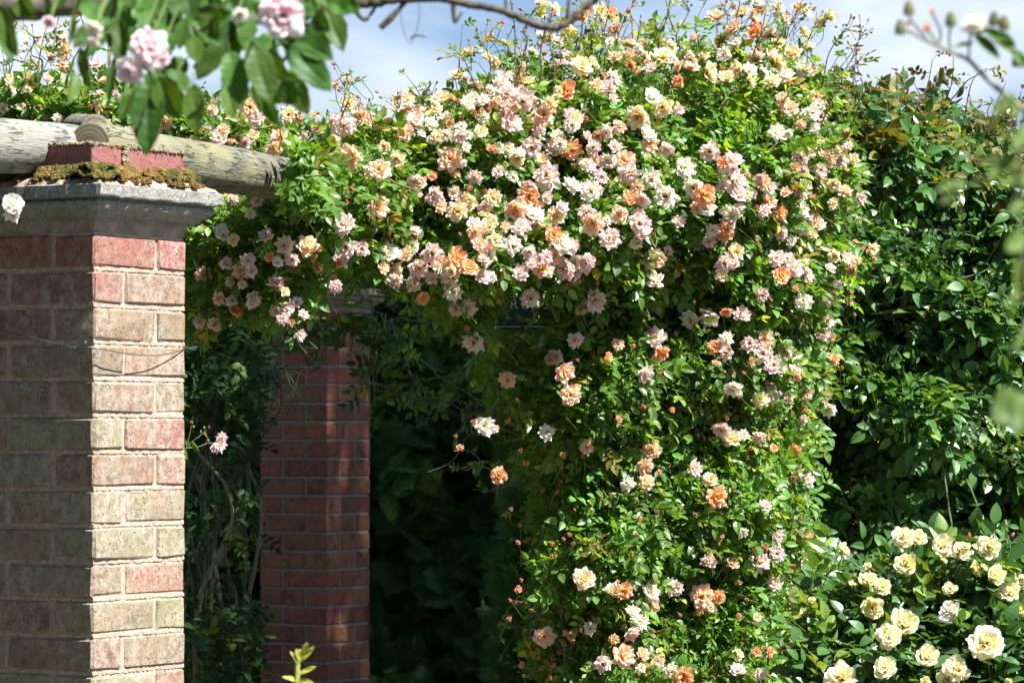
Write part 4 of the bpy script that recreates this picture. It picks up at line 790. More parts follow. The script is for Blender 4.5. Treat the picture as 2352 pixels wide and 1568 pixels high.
# ------------------------------------------------------------------ yew hedge
def yew_sprig(L=.09, n=13, c=(1, 1, 1)):
    v = []; t = []; k = 0; C = []
    for i in range(n):
        x = L * (i + .5) / n; nl = .019 * math.sin(math.pi * min(1, (.18 + .82 * (1 - i / n)))) + .006
        for sg in (-1, 1):
            w_ = .0022; y1 = sg * nl; dx = nl * .45
            v += [(x - w_, 0, 0), (x + w_, 0, 0), (x + dx, y1, random.uniform(-.002, .004))]; t.append((k, k + 1, k + 2)); k += 3; b_ = random.uniform(.8, 1.2); C += [np.array(c) * b_] * 3
    v += [(0, -.001, -.0008), (0, .001, -.0008), (L, 0, 0)]; t.append((k, k + 1, k + 2)); C += [np.array((1.6, 1.1, .8))] * 3
    return np.array(v), np.zeros((0, 4), int), np.array(t), np.array(C)
def yew_branch():
    parts = [yew_sprig(.13, 18)]
    for i in range(7):
        x = .012 + .016 * i; sg = -1 if i % 2 else 1; L = .085 * (1 - i / 9) + .015
        s_ = yew_sprig(L, max(5, int(L * 140))); parts.append(xf(s_, rotz(sg * R(random.uniform(35, 55))) @ rotx(R(random.uniform(-25, 25))), (x, 0, 0)))
    return merge(parts)
YEW = [yew_branch() for _ in range(5)]
hedge = empty('yew_hedge', 'tall clipped dark green yew hedge behind the back pillar', 'hedge')
hs_ = Soup(); n = 15000
px = rng.uniform(-2.9, 1.9, n); pz = rng.uniform(.25, 2.62, n)
def hedge_y(x, z): return 16.95 + .16 * np.sin(x * 5.1 + 1) * np.sin(z * 4.3) + .10 * np.sin(x * 11 + z * 7) + .15 * sstep(2.3, 2.7, z) * 2
vis = (px > -1.6) & (px < .7); keep = vis | (rng.random(n) < .45); px, pz = px[keep], pz[keep]; n = len(px)
py = hedge_y(px, pz) - rng.random(n) ** 2 * .16 + .08
P = np.stack([px, py, pz], -1)
xd = unit(np.stack([rng.normal(0, .55, n), rng.normal(-.75, .35, n), rng.normal(.1, .55, n)], -1)); zd = unit(rng.normal(0, .5, (n, 3)) + [0, -.4, .8])
Fm = frames(xd, zd) * rng.uniform(.8, 1.5, n)[:, None, None]; tid = rng.integers(0, 5, n)
C = np.where((rng.random(n) < .25)[:, None], [.15, .28, .06], [.072, .17, .045]) * rng.uniform(.6, 1.3, (n, 1))
for k in range(5): m = tid == k; hs_.add(YEW[k], Fm[m], P[m], C[m])
# top of hedge
n = 2500; X = rng.uniform(-2.9, 1.9, n); P = np.stack([X, rng.uniform(16.9, 17.9, n), 2.62 + rng.normal(0, .03, n)], -1); Fm = frames(unit(rng.normal(0, 1, (n, 3)) * [1, 1, .4] + [0, 0, .4]), np.tile([[0, -.1, 1.]], (n, 1))) * 1.3
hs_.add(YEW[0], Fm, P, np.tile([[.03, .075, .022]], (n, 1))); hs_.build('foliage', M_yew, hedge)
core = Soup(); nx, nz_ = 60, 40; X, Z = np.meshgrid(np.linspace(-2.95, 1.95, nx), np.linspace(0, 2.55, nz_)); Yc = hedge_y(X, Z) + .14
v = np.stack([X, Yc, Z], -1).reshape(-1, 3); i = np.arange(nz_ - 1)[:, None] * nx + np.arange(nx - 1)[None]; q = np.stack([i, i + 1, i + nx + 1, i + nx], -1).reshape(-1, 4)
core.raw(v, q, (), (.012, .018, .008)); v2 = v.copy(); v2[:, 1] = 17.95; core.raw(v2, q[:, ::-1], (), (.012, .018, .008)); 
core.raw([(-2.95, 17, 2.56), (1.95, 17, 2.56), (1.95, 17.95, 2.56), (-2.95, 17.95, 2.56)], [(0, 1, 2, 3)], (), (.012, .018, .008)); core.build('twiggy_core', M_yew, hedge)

# a sunlit yew close behind the left flank of the rose column
yb = empty('yew_shrub', 'bright green sunlit yew shrub showing just left of the rose column', 'shrub'); hs_ = Soup(); n = 2300
YB = [(1195, 850), (1250, 840), (1330, 760), (1420, 900), (1420, 1640), (1165, 1640), (1180, 1400), (1190, 1250), (1200, 1080), (1195, 950)]
x, y = sample(YB, n); e = edged(YB, x, y); P = at(x, y, 13.0 - .22 * (1 - np.exp(-e / 60)) + rng.random(n) * .35)
xd = unit(np.stack([rng.normal(-.3, .6, n), rng.normal(-.6, .4, n), rng.normal(.25, .5, n)], -1)); zd = unit(rng.normal(0, .5, (n, 3)) + [0.3, -.5, .8]); Fm = frames(xd, zd) * rng.uniform(.7, 1.05, n)[:, None, None]; tid = rng.integers(0, 5, n)
C = np.where((rng.random(n) < .4)[:, None], [.15, .28, .05], [.07, .17, .035]) * rng.uniform(.7, 1.3, (n, 1))
for k in range(5): m = tid == k; hs_.add(YEW[k], Fm[m], P[m], C[m])
hs_.build('foliage', M_yew, yb); s = Soup()
for k in range(8):
    p0 = at(1270 + 15 * k, 1000, 13.05); g = at(1300, 1600, 13.05) * [1, 1, 0]; tube(s, wander(p0, g, 5, .01), [.004] * 1 + [.004] * (len(wander(p0, g, 5)) - 1), (.10, .06, .035), 5)
s.build('stems', M_stem, yb)

# ------------------------------------------------------------------ dark shrub between the pillars + rambler over the back pillar
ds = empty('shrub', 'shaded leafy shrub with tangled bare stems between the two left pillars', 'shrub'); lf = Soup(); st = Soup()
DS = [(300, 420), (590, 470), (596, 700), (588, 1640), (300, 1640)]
n = 2600; x, y = sample(DS, n, lambda x, y: np.where((y > 1020) & (y < 1380), .35, 1.0)); P = at(x, y, 13.6 + rng.random(n) * 1.3 + .15 * np.sin(y * .02)); scatter_leaves(lf, P, unit(np.tile([[.1, -1, .3]], (n, 1))), BIG, lambda P, n: np.where((rng.random(n) < .1)[:, None], [.11, .17, .03], [.032, .078, .020]) * rng.uniform(.6, 1.3, (n, 1)), .55, .95)  # leaf colour darkened to stand in for shade on this shrub
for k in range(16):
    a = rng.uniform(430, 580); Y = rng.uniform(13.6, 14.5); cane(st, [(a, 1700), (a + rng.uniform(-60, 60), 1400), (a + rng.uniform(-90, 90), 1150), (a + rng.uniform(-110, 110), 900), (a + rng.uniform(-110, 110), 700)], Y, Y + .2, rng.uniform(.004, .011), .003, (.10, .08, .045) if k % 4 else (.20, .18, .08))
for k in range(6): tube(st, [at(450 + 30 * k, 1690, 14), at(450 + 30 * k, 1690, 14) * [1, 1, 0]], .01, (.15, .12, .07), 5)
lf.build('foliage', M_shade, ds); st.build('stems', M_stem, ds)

rb = empty('rambling_rose', 'loose dark rambling rose with spent green sprays trailing over the back pillar', 'climbing rose'); lf = Soup(); st = Soup()
RAMB = [(560, 720, 690, 770), (700, 735, 760, 820), (770, 740, 870, 790), (880, 720, 905, 820), (890, 730, 940, 870), (860, 740, 855, 950), (850, 880, 1000, 930), (960, 860, 985, 960), (720, 720, 700, 830), (820, 740, 800, 790), (900, 740, 930, 800), (860, 760, 880, 900), (600, 680, 640, 760), (740, 740, 830, 760)]
def rcol(P, n): return np.where((rng.random(n) < .2)[:, None], [.12, .17, .03], [.070, .150, .032]) * rng.uniform(.6, 1.3, (n, 1))
for x0, y0, x1, y1 in RAMB:
    for j in range(2): shoot(st, lf, at(x0 + random.uniform(-15, 15), y0, 14.6), at(x1 + random.uniform(-15, 15), y1, 14.35), BIG, rcol, step=.075, r0=.003, scale=.95, stemc=(.09, .13, .035), first=.2)
def spent(s, p, dv, L=.22, depth=3, r=.0018):
    dv = unit(np.asarray(dv, float)); q = p + dv * L; m = (p + q) / 2 + rng.normal(0, L * .05, 3); tube(s, [p, m, q], [r, r * .8, r * .6], (.14, .22, .05), 3)
    if depth:
        for k in range(4): t = rng.uniform(.35, 1); spent(s, p + (q - p) * t, dv + rng.normal(0, .65, 3), L * .48, depth - 1, r * .75)
for a, b_, dx, dz in [(600, 760, -1, -.6), (700, 745, -.7, -.5), (620, 850, 1, -.2), (560, 830, .9, -.5), (640, 800, -.2, -1), (690, 850, -.3, -1), (880, 740, 1, .2), (900, 700, .5, .5), (990, 870, .8, .2), (1000, 860, 1, -.6), (860, 900, .1, 1), (940, 760, .3, -1), (480, 1170, .3, 1), (500, 800, .8, -.2), (650, 830, .5, -1), (1010, 880, .5, -.6)]:
    spent(st, at(a, b_, 14.2), (dx, -.2, dz), .15)
for pts in ([(855, 690), (850, 800), (848, 900), (850, 1000), (846, 1070)], [(850, 930), (900, 905), (1000, 915), (1040, 890)], [(700, 730), (790, 700), (880, 720)]): cane(st, pts, 14.6, 14.5, .004, .002, (.10, .14, .04))
n = 500; x, y = sample([(740, 640), (900, 650), (1000, 690), (1000, 740), (880, 740), (740, 700)], n); P = at(x, y, 16.45 + rng.random(n) * .3); scatter_leaves(lf, P, unit(np.tile([[0, -1, .2]], (n, 1))), BIG, rcol, .6, .9)
tube(st, spline([at(850, 690, 14.6), at(830, 690, 15.6), at(800, 800, 16.45), at(800, 1500, 16.5), at(800, 1500, 16.5) * [1, 1, 0]], 6), .008, (.13, .11, .06), 6)
lf.build('foliage', M_shade, rb); st.build('stems', M_stem, rb)

# ------------------------------------------------------------------ garden wall behind the glossy climber, with log post
def wallm():
    m, nt = mat('garden_brick'); o = N(nt, 'ShaderNodeOutputMaterial'); p = N(nt, 'ShaderNodeBsdfPrincipled'); t = N(nt, 'ShaderNodeTexCoord'); br = N(nt, 'ShaderNodeTexBrick')
    br.inputs['Scale'].default_value = 1; br.inputs['Brick Width'].default_value = .225; br.inputs['Row Height'].default_value = .075; br.inputs['Mortar Size'].default_value = .006
    br.inputs['Color1'].default_value = (.22, .075, .05, 1); br.inputs['Color2'].default_value = (.15, .055, .04, 1); br.inputs['Mortar'].default_value = (.2, .17, .14, 1)
    mp = N(nt, 'ShaderNodeMapping'); mp.inputs['Rotation'].default_value = (R(90), 0, 0); nt.links.new(t.outputs['Object'], mp.inputs[0]); nt.links.new(mp.outputs[0], br.inputs['Vector'])
    f, _ = noise(nt, t.outputs['Object'], 9, 6, .6, .3, .7); c = mixc(nt, f, (.55, .55, .55), (1.2, 1.2, 1.1)); c = mixc(nt, 1.0, br.outputs[0], c, 'MULTIPLY')
    nt.links.new(c, p.inputs['Base Color']); p.inputs['Roughness'].default_value = .9; nt.links.new(p.outputs[0], o.inputs[0]); return m
def boxs(s, x0, x1, y0, y1, z0, z1, c=(1, 1, 1), bev=.004): brick_box(s, x0, x1, y0, y1, z0, z1, c, bev, 0)
wl = empty('garden_wall', 'dark red brick garden wall glimpsed behind the right hand climber', 'wall'); s = Soup(); boxs(s, .7, 6.5, 12.95, 13.2, 0, 1.55); s.build('brickwork', wallm(), wl)
s = Soup(); boxs(s, .66, 6.54, 12.91, 13.24, 1.55, 1.61); s.build('coping', M_cap2, wl)

# ------------------------------------------------------------------ sign
sg = empty('sign', 'dark teal sign plate with white border and lettering half hidden behind roses', 'sign')
M_teal = simple('teal_paint', (0.012, 0.07, 0.12), .45, 60, .25, .1); M_white = simple('white_paint', (.80, .82, .80), .5, 60, .1, .1)
YS = 9.95; a0 = at(1130, 758, YS); a1 = at(1292, 673, YS); s = Soup(); boxs(s, a0[0], a1[0], YS, YS + .006, a0[2], a1[2], (1, 1, 1), .001); s.build('plate', M_teal, sg)
s = Soup(); b0 = at(1137, 751, YS); b1 = at(1285, 680, YS); lw = .0022
for r_ in [(b0[0], b1[0], b0[2], b0[2] + lw), (b0[0], b1[0], b1[2] - lw, b1[2]), (b0[0], b0[0] + lw, b0[2] + lw + .0002, b1[2] - lw - .0002), (b1[0] - lw, b1[0], b0[2] + lw + .0002, b1[2] - lw - .0002)]: boxs(s, r_[0], r_[1], YS - .0012, YS - .0002, r_[2], r_[3], (1, 1, 1), .0002)
s.build('border', M_white, sg)
cu = bpy.data.curves.new('lettering', 'FONT'); cu.body = 'ROSE'; cu.size = .036; cu.extrude = .0006; cu.space_character = 1.25; cu.offset = .0004
to = bpy.data.objects.new('lettering', cu); col.objects.link(to); tp = at(1171, 709, YS); to.location = (tp[0], YS - .0014, tp[2]); to.rotation_euler = (R(90), 0, 0)
dg = bpy.context.evaluated_depsgraph_get(); me = bpy.data.meshes.new_from_object(to.evaluated_get(dg)); o = link('lettering', me, sg); o.matrix_world = to.matrix_world; o.location = to.location; o.rotation_euler = to.rotation_euler; me.materials.clear(); me.materials.append(M_white); bpy.data.objects.remove(to); o.name = 'lettering'
s = Soup(); boxs(s, a1[0] - .05, float(c2[0]) - .02, YS + .008, YS + .02, a1[2] - .05, a1[2] - .03); boxs(s, float(c2[0]) - .06, float(c2[0]) - .02, YS + .02, 11.1, a1[2] - .05, a1[2] - .03); s.build('bracket', M_wire, sg)

# ------------------------------------------------------------------ wires
def wirething(name, label, paths, r, m=M_wire, cat='wire'):
    s = Soup()
    for p in paths: tube(s, p, r, (1, 1, 1), 6)
    return tag(s.build(name, m, None, True), label, cat)
lx = lambda u, v_, z: np.array([c0[0] + AX[0] * u + AY[0] * v_, c0[1] + AX[1] * u + AY[1] * v_, z])   # pillar coordinates
def zpx(py, Y=8.0): return float(at(0, py, Y)[2])
w1 = spline([lx(-.012, BW + .05, zpx(737, 8.2)), lx(-.022, .20, zpx(765, 8.15)), lx(-.020, .06, zpx(792)), lx(-.012, -.014, zpx(800)), lx(.07, -.026, zpx(810)), lx(.18, -.022, zpx(813)), lx(.27, -.010, zpx(806, 8.1)), lx(.327, -.001, zpx(796, 8.2)), lx(.345, .004, zpx(797, 8.2)), lx(.37, .0, zpx(793, 8.2))], 8)
wirething('tie_wire', 'slack thin green tie wire sagging across the mossy pillar bricks', [w1, spline([lx(.327, 0, zpx(795, 8.2)), lx(.35, .0, zpx(800, 8.2)), lx(.365, .0, zpx(799, 8.2))], 5)], .0011)
th = np.linspace(0, 2 * math.pi * 1.05, 40); cw = at((1300 + 572 * .5952) * .5742, 128 * .3418, 4.3)
wl_ = cw + np.stack([.0098 * np.cos(th) + .002 * np.sin(th * 2), 0.004 * np.sin(th), .0275 * np.sin(th)], -1)
s_ = Soup(); tube(s_, wl_, .0005, (1, 1, 1), 5); pb = at((1300 + 572 * .5952) * .5742, 265 * .3418, 4.3); tube(s_, spline([pb, pb + [.005, 0, .004], pb + [.018, 0, .003]], 4), .0011, (1, 1, 1), 5); pt = at((1300 + 560 * .5952) * .5742, -6, 4.3); tube(s_, [pt, cw + [0, 0, .027]], .0005, (1, 1, 1), 4)
tag(s_.build('wire_loop', M_wire, None, True), 'thin loop of grey wire dangling against the sky from the bare branch', 'wire')
s_ = Soup(); lA, lB = at(205, 335, 8.12), at(1010, 470, 10.1); tt_ = np.linspace(0, 1, 400)[:, None]; lp = lA + (lB - lA) * tt_; lpx = lp[:, 0] / lp[:, 1] * F + CX; lc = lp[np.argmin(abs(lpx - 652))] + np.array([.0, .0, .004])
for dx in (-.018, .012):
    th = np.linspace(0, 2 * math.pi, 30); axd = unit(lB - lA); A = unit(np.cross(axd, [0, 0, 1])); B = np.cross(A, axd); tube(s_, lc + axd * dx * 2 + (.0565 * (np.cos(th)[:, None] * A + np.sin(th)[:, None] * B)) + axd * np.sin(th * 1)[:, None] * .01, .0006, (1, 1, 1), 4)
tag(s_.build('wire_loop', M_wire, None, True), 'thin wire wound round the cracked log beside the first roses', 'wire')

# ------------------------------------------------------------------ foreground: pink rose branch overhead
YN = 3.9
fb = empty('rose_branch', 'overhanging branch with blush pink double roses and large dark leaves, top left', 'rose branch')
def cp(x, y, Y=YN): return at(x * .34178, y * .34178, Y)
def bigleaf(L, W, fold, droop, st_=9):
    nu = st_; nv = 4; v = []; ts = np.linspace(0, 1, nu + 1)
    for i, t in enumerate(ts):
        wd = W * L / 2 * (math.sin(math.pi * t ** .85) ** .75 if 0 < t < 1 else 0) * (1 + (.05 if i % 2 else -.03)) + 1e-5
        for j in range(nv + 1):
            u = -1 + 2 * j / nv; v.append((t * L, u * wd, -droop * t * t * L + fold * abs(u) * wd + .02 * L * math.sin(t * 9 + u * 2)))
    q = [(i * (nv + 1) + j, i * (nv + 1) + j + 1, (i + 1) * (nv + 1) + j + 1, (i + 1) * (nv + 1) + j) for i in range(nu) for j in range(nv)]
    return np.array(v), np.array(q), np.zeros((0, 3), int), np.ones((len(v), 3))
BLT = [bigleaf(1, .5, f, d) for f, d in ((.25, .1), (.4, .2), (.15, .05), (.5, .15))]
def place_leaf(s, p0, p1, wr, c, face=None):
    L = np.linalg.norm(p1 - p0); x = unit((p1 - p0)); z = np.array([random.gauss(0, .35), -1, random.gauss(.2, .4)]) if face is None else np.array(face)
    Fm = frames(x[None], z[None])[0]; Fm = Fm @ np.diag([L, L * wr / .5, L]); tm = BLT[random.randrange(4)]; s.add(tm, Fm[None], p0[None], np.array([c]))
lf = Soup(); st = Soup()
LV = """1000,480,980,1030,230;1080,520,1190,790,200;1300,560,1320,910,140;900,590,800,800,90;800,140,810,410,130;770,400,720,690,70;540,310,600,610,90;490,480,480,690,80;495,80,480,300,50;0,30,100,380,130;1490,300,1320,530,170;1100,480,1290,610,150;1520,560,1570,790,120;1540,340,1620,700,190;1700,520,1870,850,130;1690,280,1820,690,200;1920,480,2070,770,170;1930,300,2230,610,210;2000,270,2230,380,160;2180,60,2310,310,150;1400,60,1430,250,120;1250,120,1200,330,110;1150,100,1240,230,90;900,50,980,180,110;1250,400,1120,520,110;1330,200,1500,290,100;1750,380,1900,560,170;2080,20,2060,130,80;2200,0,2352,90,110;130,-20,210,110,100;280,-30,330,100,90;560,10,690,160,110;750,-20,760,120,90;-20,150,90,370,110;1800,600,1900,690,110;1650,700,1600,560,100;1020,60,960,200,90;1290,240,1330,420,110;1570,210,1560,420,150;1620,420,1490,560,120;1880,560,1990,700,140;1480,40,1300,130,100;1640,260,1800,330,120;1950,180,2160,250,110;1200,-40,1180,110,130;1700,150,1620,300,110;1030,-30,1060,60,110;1350,-40,1440,60,110;2290,20,2420,60,120;760,130,660,60,50;1500,560,1540,420,80;1090,430,1030,560,90;600,-60,520,60,90;420,-60,400,60,90;850,-50,900,60,90;1960,460,1900,640,130;1120,640,1230,740,100;1000,700,1060,800,160;1830,90,1700,30,110;2100,120,2190,200,90;1260,-20,1280,100,120"""
for it in LV.split(';'):
    a, b_, c_, d_, w_ = map(float, it.split(',')); Y = YN + random.uniform(-.12, .12); p0 = cp(a, b_, Y); p1 = cp(c_, d_, Y - random.uniform(.0, .03))
    L = math.hypot(c_ - a, d_ - b_); place_leaf(lf, p0, p1, w_ / L * .98, np.array([.045, .115, .016]) * random.uniform(.7, 1.4) * np.array([random.uniform(.85, 1.5), 1, 1]))
    # petiole
    tube(lf, [p0 + unit(p0 - p1) * .012, p0, p0 + (p1 - p0) * .3], [.0008, .0009, .0006], (.09, .13, .04), 4)
rr_ = np.random.default_rng(3)
for k in range(95):   # fill of leaves behind
    a = rr_.uniform(650, 2150); b_ = rr_.uniform(-120, 330) * (1 - .35 * abs(a - 1500) / 900); ang = rr_.normal(1.5, .9); L = rr_.uniform(130, 240); Y = YN + rr_.uniform(.05, .4)
    place_leaf(lf, cp(a, b_, Y), cp(a + L * math.cos(ang), b_ + L * math.sin(ang), Y - .02), rr_.uniform(.45, .6), np.array([.045, .115, .016]) * rr_.uniform(.6, 1.4))
for pts, r0 in (([(1050, 30), (1070, 130), (1050, 230), (1070, 330)], .0025), ([(1120, 130), (1230, 190), (1400, 230), (1530, 270), (1640, 200), (1730, 130)], .003), ([(1300, 460), (1380, 350), (1420, 240)], .0022), ([(2180, 40), (2100, 150), (1900, 260)], .003), ([(560, 60), (500, 100), (480, 200)], .002), ([(1700, -60), (1690, 50), (1660, 140)], .003), ([(1900, 420), (1960, 330), (2050, 200)], .0018), ([(1000, 480), (1060, 380), (1080, 200)], .002), ([(700, -60), (720, 60), (730, 180), (640, 220)], .002)):
    P = spline(np.array([cp(*q, YN + .08) for q in pts]), 6); tw = Soup(); tube(tw, P, np.linspace(r0, r0 * .6, len(P)), (.16, .075, .04), 6); tw.build('twig', M_stem, fb)
for a, b_, d_, k, dv in ((1890, 100, 330, 'K', (.1, -1, -.2)), (1010, 330, 270, 'K', (.3, -1, .2)), (875, 480, 190, 'K', (-.4, -1, -.3)), (1610, 100, 120, 'V', (.3, -.6, -.4)), (640, 190, 150, 'V', (-.5, -.6, -.6)), (620, 280, 110, 'V', (0, -.4, -1)), (335, 145, 100, 'K', (-.3, -.5, -.6)), (1080, 400, 130, 'K', (.6, -1, -.4)), (970, 260, 150, 'K', (0, -1, .5))):
    p = cp(a, b_, YN - .2); sz = d_ * .34178 / F * YN; place_bloom(k, p - unit(np.array(dv, float)) * sz * .1, dv, sz, fb)
    tw = Soup(); tube(tw, spline([p - unit(np.array(dv, float)) * sz * .15, p + [0, .04, .02], p + [.01, .08, .06]], 5), .0013, (.10, .14, .04), 5); tw.build('flower_stalk', M_stem, fb)
lf.build('foliage', M_near, fb)
s = Soup(); P = spline(np.array([at(-120, 5, 4.0), at(0, 12, 4.0), at(120, 8, 4.02), at(210, -2, 4.05), at(330, -30, 4.1), at(500, -40, 4.15)]), 8); P += rng.normal(0, .0008, P.shape); tube(s, P, np.linspace(.018, .011, len(P)), (1, 1, 1), 14); s.build('woody_limb', M_bark, fb, True)
def c2p(x, y, Y=4.2): return at((1300 + x * .5952) * .5742, y * .34178, Y)
br = empty('rose_branch', 'bare arching brown rose branch with thorny stubs against the sky, top centre', 'branch'); s = Soup()
P = spline(np.array([c2p(-700, -160), c2p(-250, -40), c2p(0, 5), c2p(150, 20), c2p(320, 14), c2p(520, -6), c2p(800, -4), c2p(1000, 40), c2p(1150, 62), c2p(1300, 120), c2p(1450, 178), c2p(1560, 188), c2p(1650, 140), c2p(1720, 70), c2p(1830, -20), c2p(1950, -140)]), 8)
P += rng.normal(0, .0006, P.shape); tube(s, P, np.interp(np.linspace(0, 1, len(P)), [0, .2, .4, .8, 1], [.010, .0068, .0042, .0040, .0035]), (1, 1, 1), 12); s.build('cane', M_bark, br, True)
s = Soup()
for pts, r in (([(195, 60), (235, 110), (280, 130), (345, 40)], [.003, .0028, .0026, .0016]), ([(560, 0), (500, 60), (440, 125), (372, 190)], [.0022, .0026, .0040, .0034]), ([(862, 30), (866, 90), (876, 150), (920, 85)], [.003, .0028, .0022, .0012]), ([(1222, 80), (1218, 30), (1215, -20)], [.0028, .002, .0016]), ([(1640, 150), (1636, 60), (1640, -10)], [.003, .002, .0018])):
    q = np.array([c2p(*p) for p in pts]); s = Soup(); tube(s, spline(q, 5), np.interp(np.linspace(0, 1, 5 * (len(q) - 1) + 1), np.linspace(0, 1, len(r)), r), (1, 1, 1), 8); s.build('twig', M_bark, br, True)

# right foreground sprig, closer and blurred
sp = empty('rose_branch', 'blurred near rose spray with white bloom and peach buds at the top right', 'rose branch'); YR = 3.2; lf = Soup(); st = Soup()
def zp(u, v_, Y=YR): return at((3496 + u * 1.147) * .57422, v_ * 1.147 * .57422, Y)
P = spline(np.array([zp(120, 105), zp(160, 130), (zp(200, 150)), zp(270, 182), zp(330, 210), zp(370, 252), zp(420, 300), zp(480, 345), zp(560, 420), zp(700, 560)]), 6); tube(st, P, np.linspace(.0012, .0026, len(P)), (.16, .17, .08), 7)
for pts in ([(200, 150), (160, 110), (122, 60)], [(225, 165), (232, 110), (205, 50)], [(230, 165), (205, 130), (185, 100)], [(268, 182), (262, 130), (268, 90)], [(330, 210), (332, 150), (340, 110)], [(560, 260), (500, 200), (460, 160), (420, 130)], [(345, 150), (300, 152)], [(130, 110), (95, 112)]): tube(st, spline(np.array([zp(*q) for q in pts]), 5), .0011, (.14, .16, .07), 5)
for u, v_, d_, k, dv in ((350, 75, 95, 'V', (-.3, -.5, .9)), (182, 92, 42, 'H', (-.3, -.6, .8)), (203, 36, 30, 'H', (0, -.2, 1)), (120, 80, 26, 'H', (-.2, -.2, 1))): 
    p = zp(u, v_); sz = d_ * 1.147 * .57422 / F * YR; o = place_bloom(k, p - unit(np.array(dv, float)) * sz * .3, dv, sz * 1.1, sp)
for u, v_ in ((122, 45), (92, 112), (420, 82), (455, 97), (268, 84), (500, 225)): st.add(GB, np.diag([.009, .009, .009])[None], zp(u, v_)[None], np.array([[.12, .13, .05]]))
for a, b_, c_, d_, w_ in ((350, 120, 440, 200, 35), (400, 118, 480, 175, 45), (420, 120, 490, 160, 35), (370, 110, 460, 130, 30), (340, 160, 290, 155, 8), (480, 170, 540, 240, 30)):
    p0, p1 = zp(a, b_), zp(c_, d_, YR - .02); place_leaf(lf, p0, p1, w_ / math.hypot(c_ - a, d_ - b_), np.array([.06, .13, .025]) * random.uniform(.8, 1.3))
lf.build('leaves', M_near, sp); st.build('stems', M_stem, sp)
s2 = empty('rose_branch', 'strongly blurred rose stem trailing down the right edge', 'rose branch'); YQ = 2.3; lf = Soup(); st = Soup()
P = spline(np.array([zp(640, 150, YQ), zp(560, 330, YQ), zp(500, 560, YQ), zp(520, 900, YQ), zp(560, 1200, YQ), zp(600, 1700, YQ)]), 6); tube(st, P, .0016, (.10, .11, .05), 6)
for a, b_, c_, d_, w_ in ((470, 330, 420, 400, 25), (480, 320, 500, 420, 22), (520, 1375, 425, 1470, 95), (560, 1380, 500, 1500, 80), (520, 820, 470, 870, 35), (530, 700, 480, 740, 28), (330, 640, 215, 660, 25), (500, 560, 410, 600, 30), (505, 900, 500, 1030, 20), (540, 1100, 490, 1230, 22), (540, 440, 490, 520, 30), (450, 560, 380, 560, 18), (520, 620, 430, 640, 20), (300, 640, 250, 700, 18), (540, 560, 520, 650, 28), (500, 980, 480, 1060, 20)):
    place_leaf(lf, zp(a, b_, YQ), zp(c_, d_, YQ - .02), w_ / math.hypot(c_ - a, d_ - b_), np.array([.10, .16, .035]) * random.uniform(.7, 1.2))
for pts in ([(500, 560), (430, 600), (330, 640), (240, 690)], [(505, 600), (440, 580), (350, 540)], [(520, 900), (500, 960), (510, 1030)]): tube(st, spline(np.array([zp(*q, YQ) for q in pts]), 5), .0010, (.11, .10, .05), 5)
for u, v_, d_ in ((345, 515, 28), (360, 560, 30), (255, 690, 22), (500, 930, 34), (440, 730, 26), (505, 1040, 22)): place_bloom('H' if d_ > 25 else 'B', zp(u, v_, YQ), (random.gauss(0, .5), -.3, .6), d_ * 1.147 * .57422 / F * YQ, s2)
lf.build('leaves', M_near, s2); st.build('stems', M_stem, s2)

# young shoot at the bottom
ys = empty('young_shoot', 'young yellow green shoot poking up at the bottom before the back pillar', 'shoot'); lf = Soup(); st = Soup(); Y5 = 5.6
g0 = at(683, 1568, Y5); tube(st, spline([g0 * [1, 1, 0], g0 * [1, 1, .6], g0, at(690, 1520, Y5), at(697, 1492, Y5)], 6), [.0045] * 13 + list(np.linspace(.004, .002, 12)), (.30, .34, .08), 6)
for a, b_, c_, d_, w_ in ((688, 1520, 722, 1482, 15), (688, 1525, 668, 1494, 12), (692, 1512, 705, 1477, 12), (686, 1548, 726, 1528, 13), (684, 1562, 722, 1566, 13), (684, 1562, 648, 1552, 12), (690, 1520, 680, 1490, 9), (694, 1500, 702, 1476, 8), (680, 1600, 640, 1590, 16), (682, 1600, 730, 1600, 16)):
    place_leaf(lf, at(a, b_, Y5), at(c_, d_, Y5 - .01), w_ / math.hypot(c_ - a, d_ - b_), np.array([.36, .36, .07]) * random.uniform(.85, 1.15), (0.2, -1, .9))
lf.build('leaves', M_near, ys); st.build('stem', M_stem, ys)

# small sprays beside the front pillar
q1 = empty('rose_spray', 'white rose bloom on a thin stem at the far left edge before the pillar cap', 'rose spray'); st = Soup(); p = cp(80, 1375, 7.3)
place_bloom('V', p, (.3, -1, .2), 62 / F * 7.3 * .92, q1); place_bloom('W', p + [0, .01, -.018], (.2, -1, -.5), 40 / F * 7.3, q1); tube(st, spline([p, cp(-40, 1420, 7.3), cp(-300, 1500, 7.2)], 6), .0012, (.12, .16, .05), 5)
g = cp(-300, 1500, 7.2); tube(st, spline([g, g * [1, 1, .5], g * [1, 1, 0]], 6), .003, (.12, .12, .05), 5); lf = Soup(); place_leaf(lf, cp(-10, 1500, 7.3), cp(5, 1440, 7.3), .5, (.3, .24, .05)); lf.build('leaf', M_near, q1); st.build('stem', M_stem, q1)
q2 = empty('rose_spray', 'small pink rose spray with four buds poking out right of the near pillar', 'rose spray'); st = Soup(); lf = Soup(); YY = 8.8
def c4(x, y, Y=YY): return at(x * .34178, (900 + y * .5952) * .57422, Y)
tube(st, spline([c4(1150, 1540), c4(1250, 1500), c4(1330, 1490), c4(1400, 1465), c4(1450, 1470)], 5), .0013, (.13, .20, .05), 5)
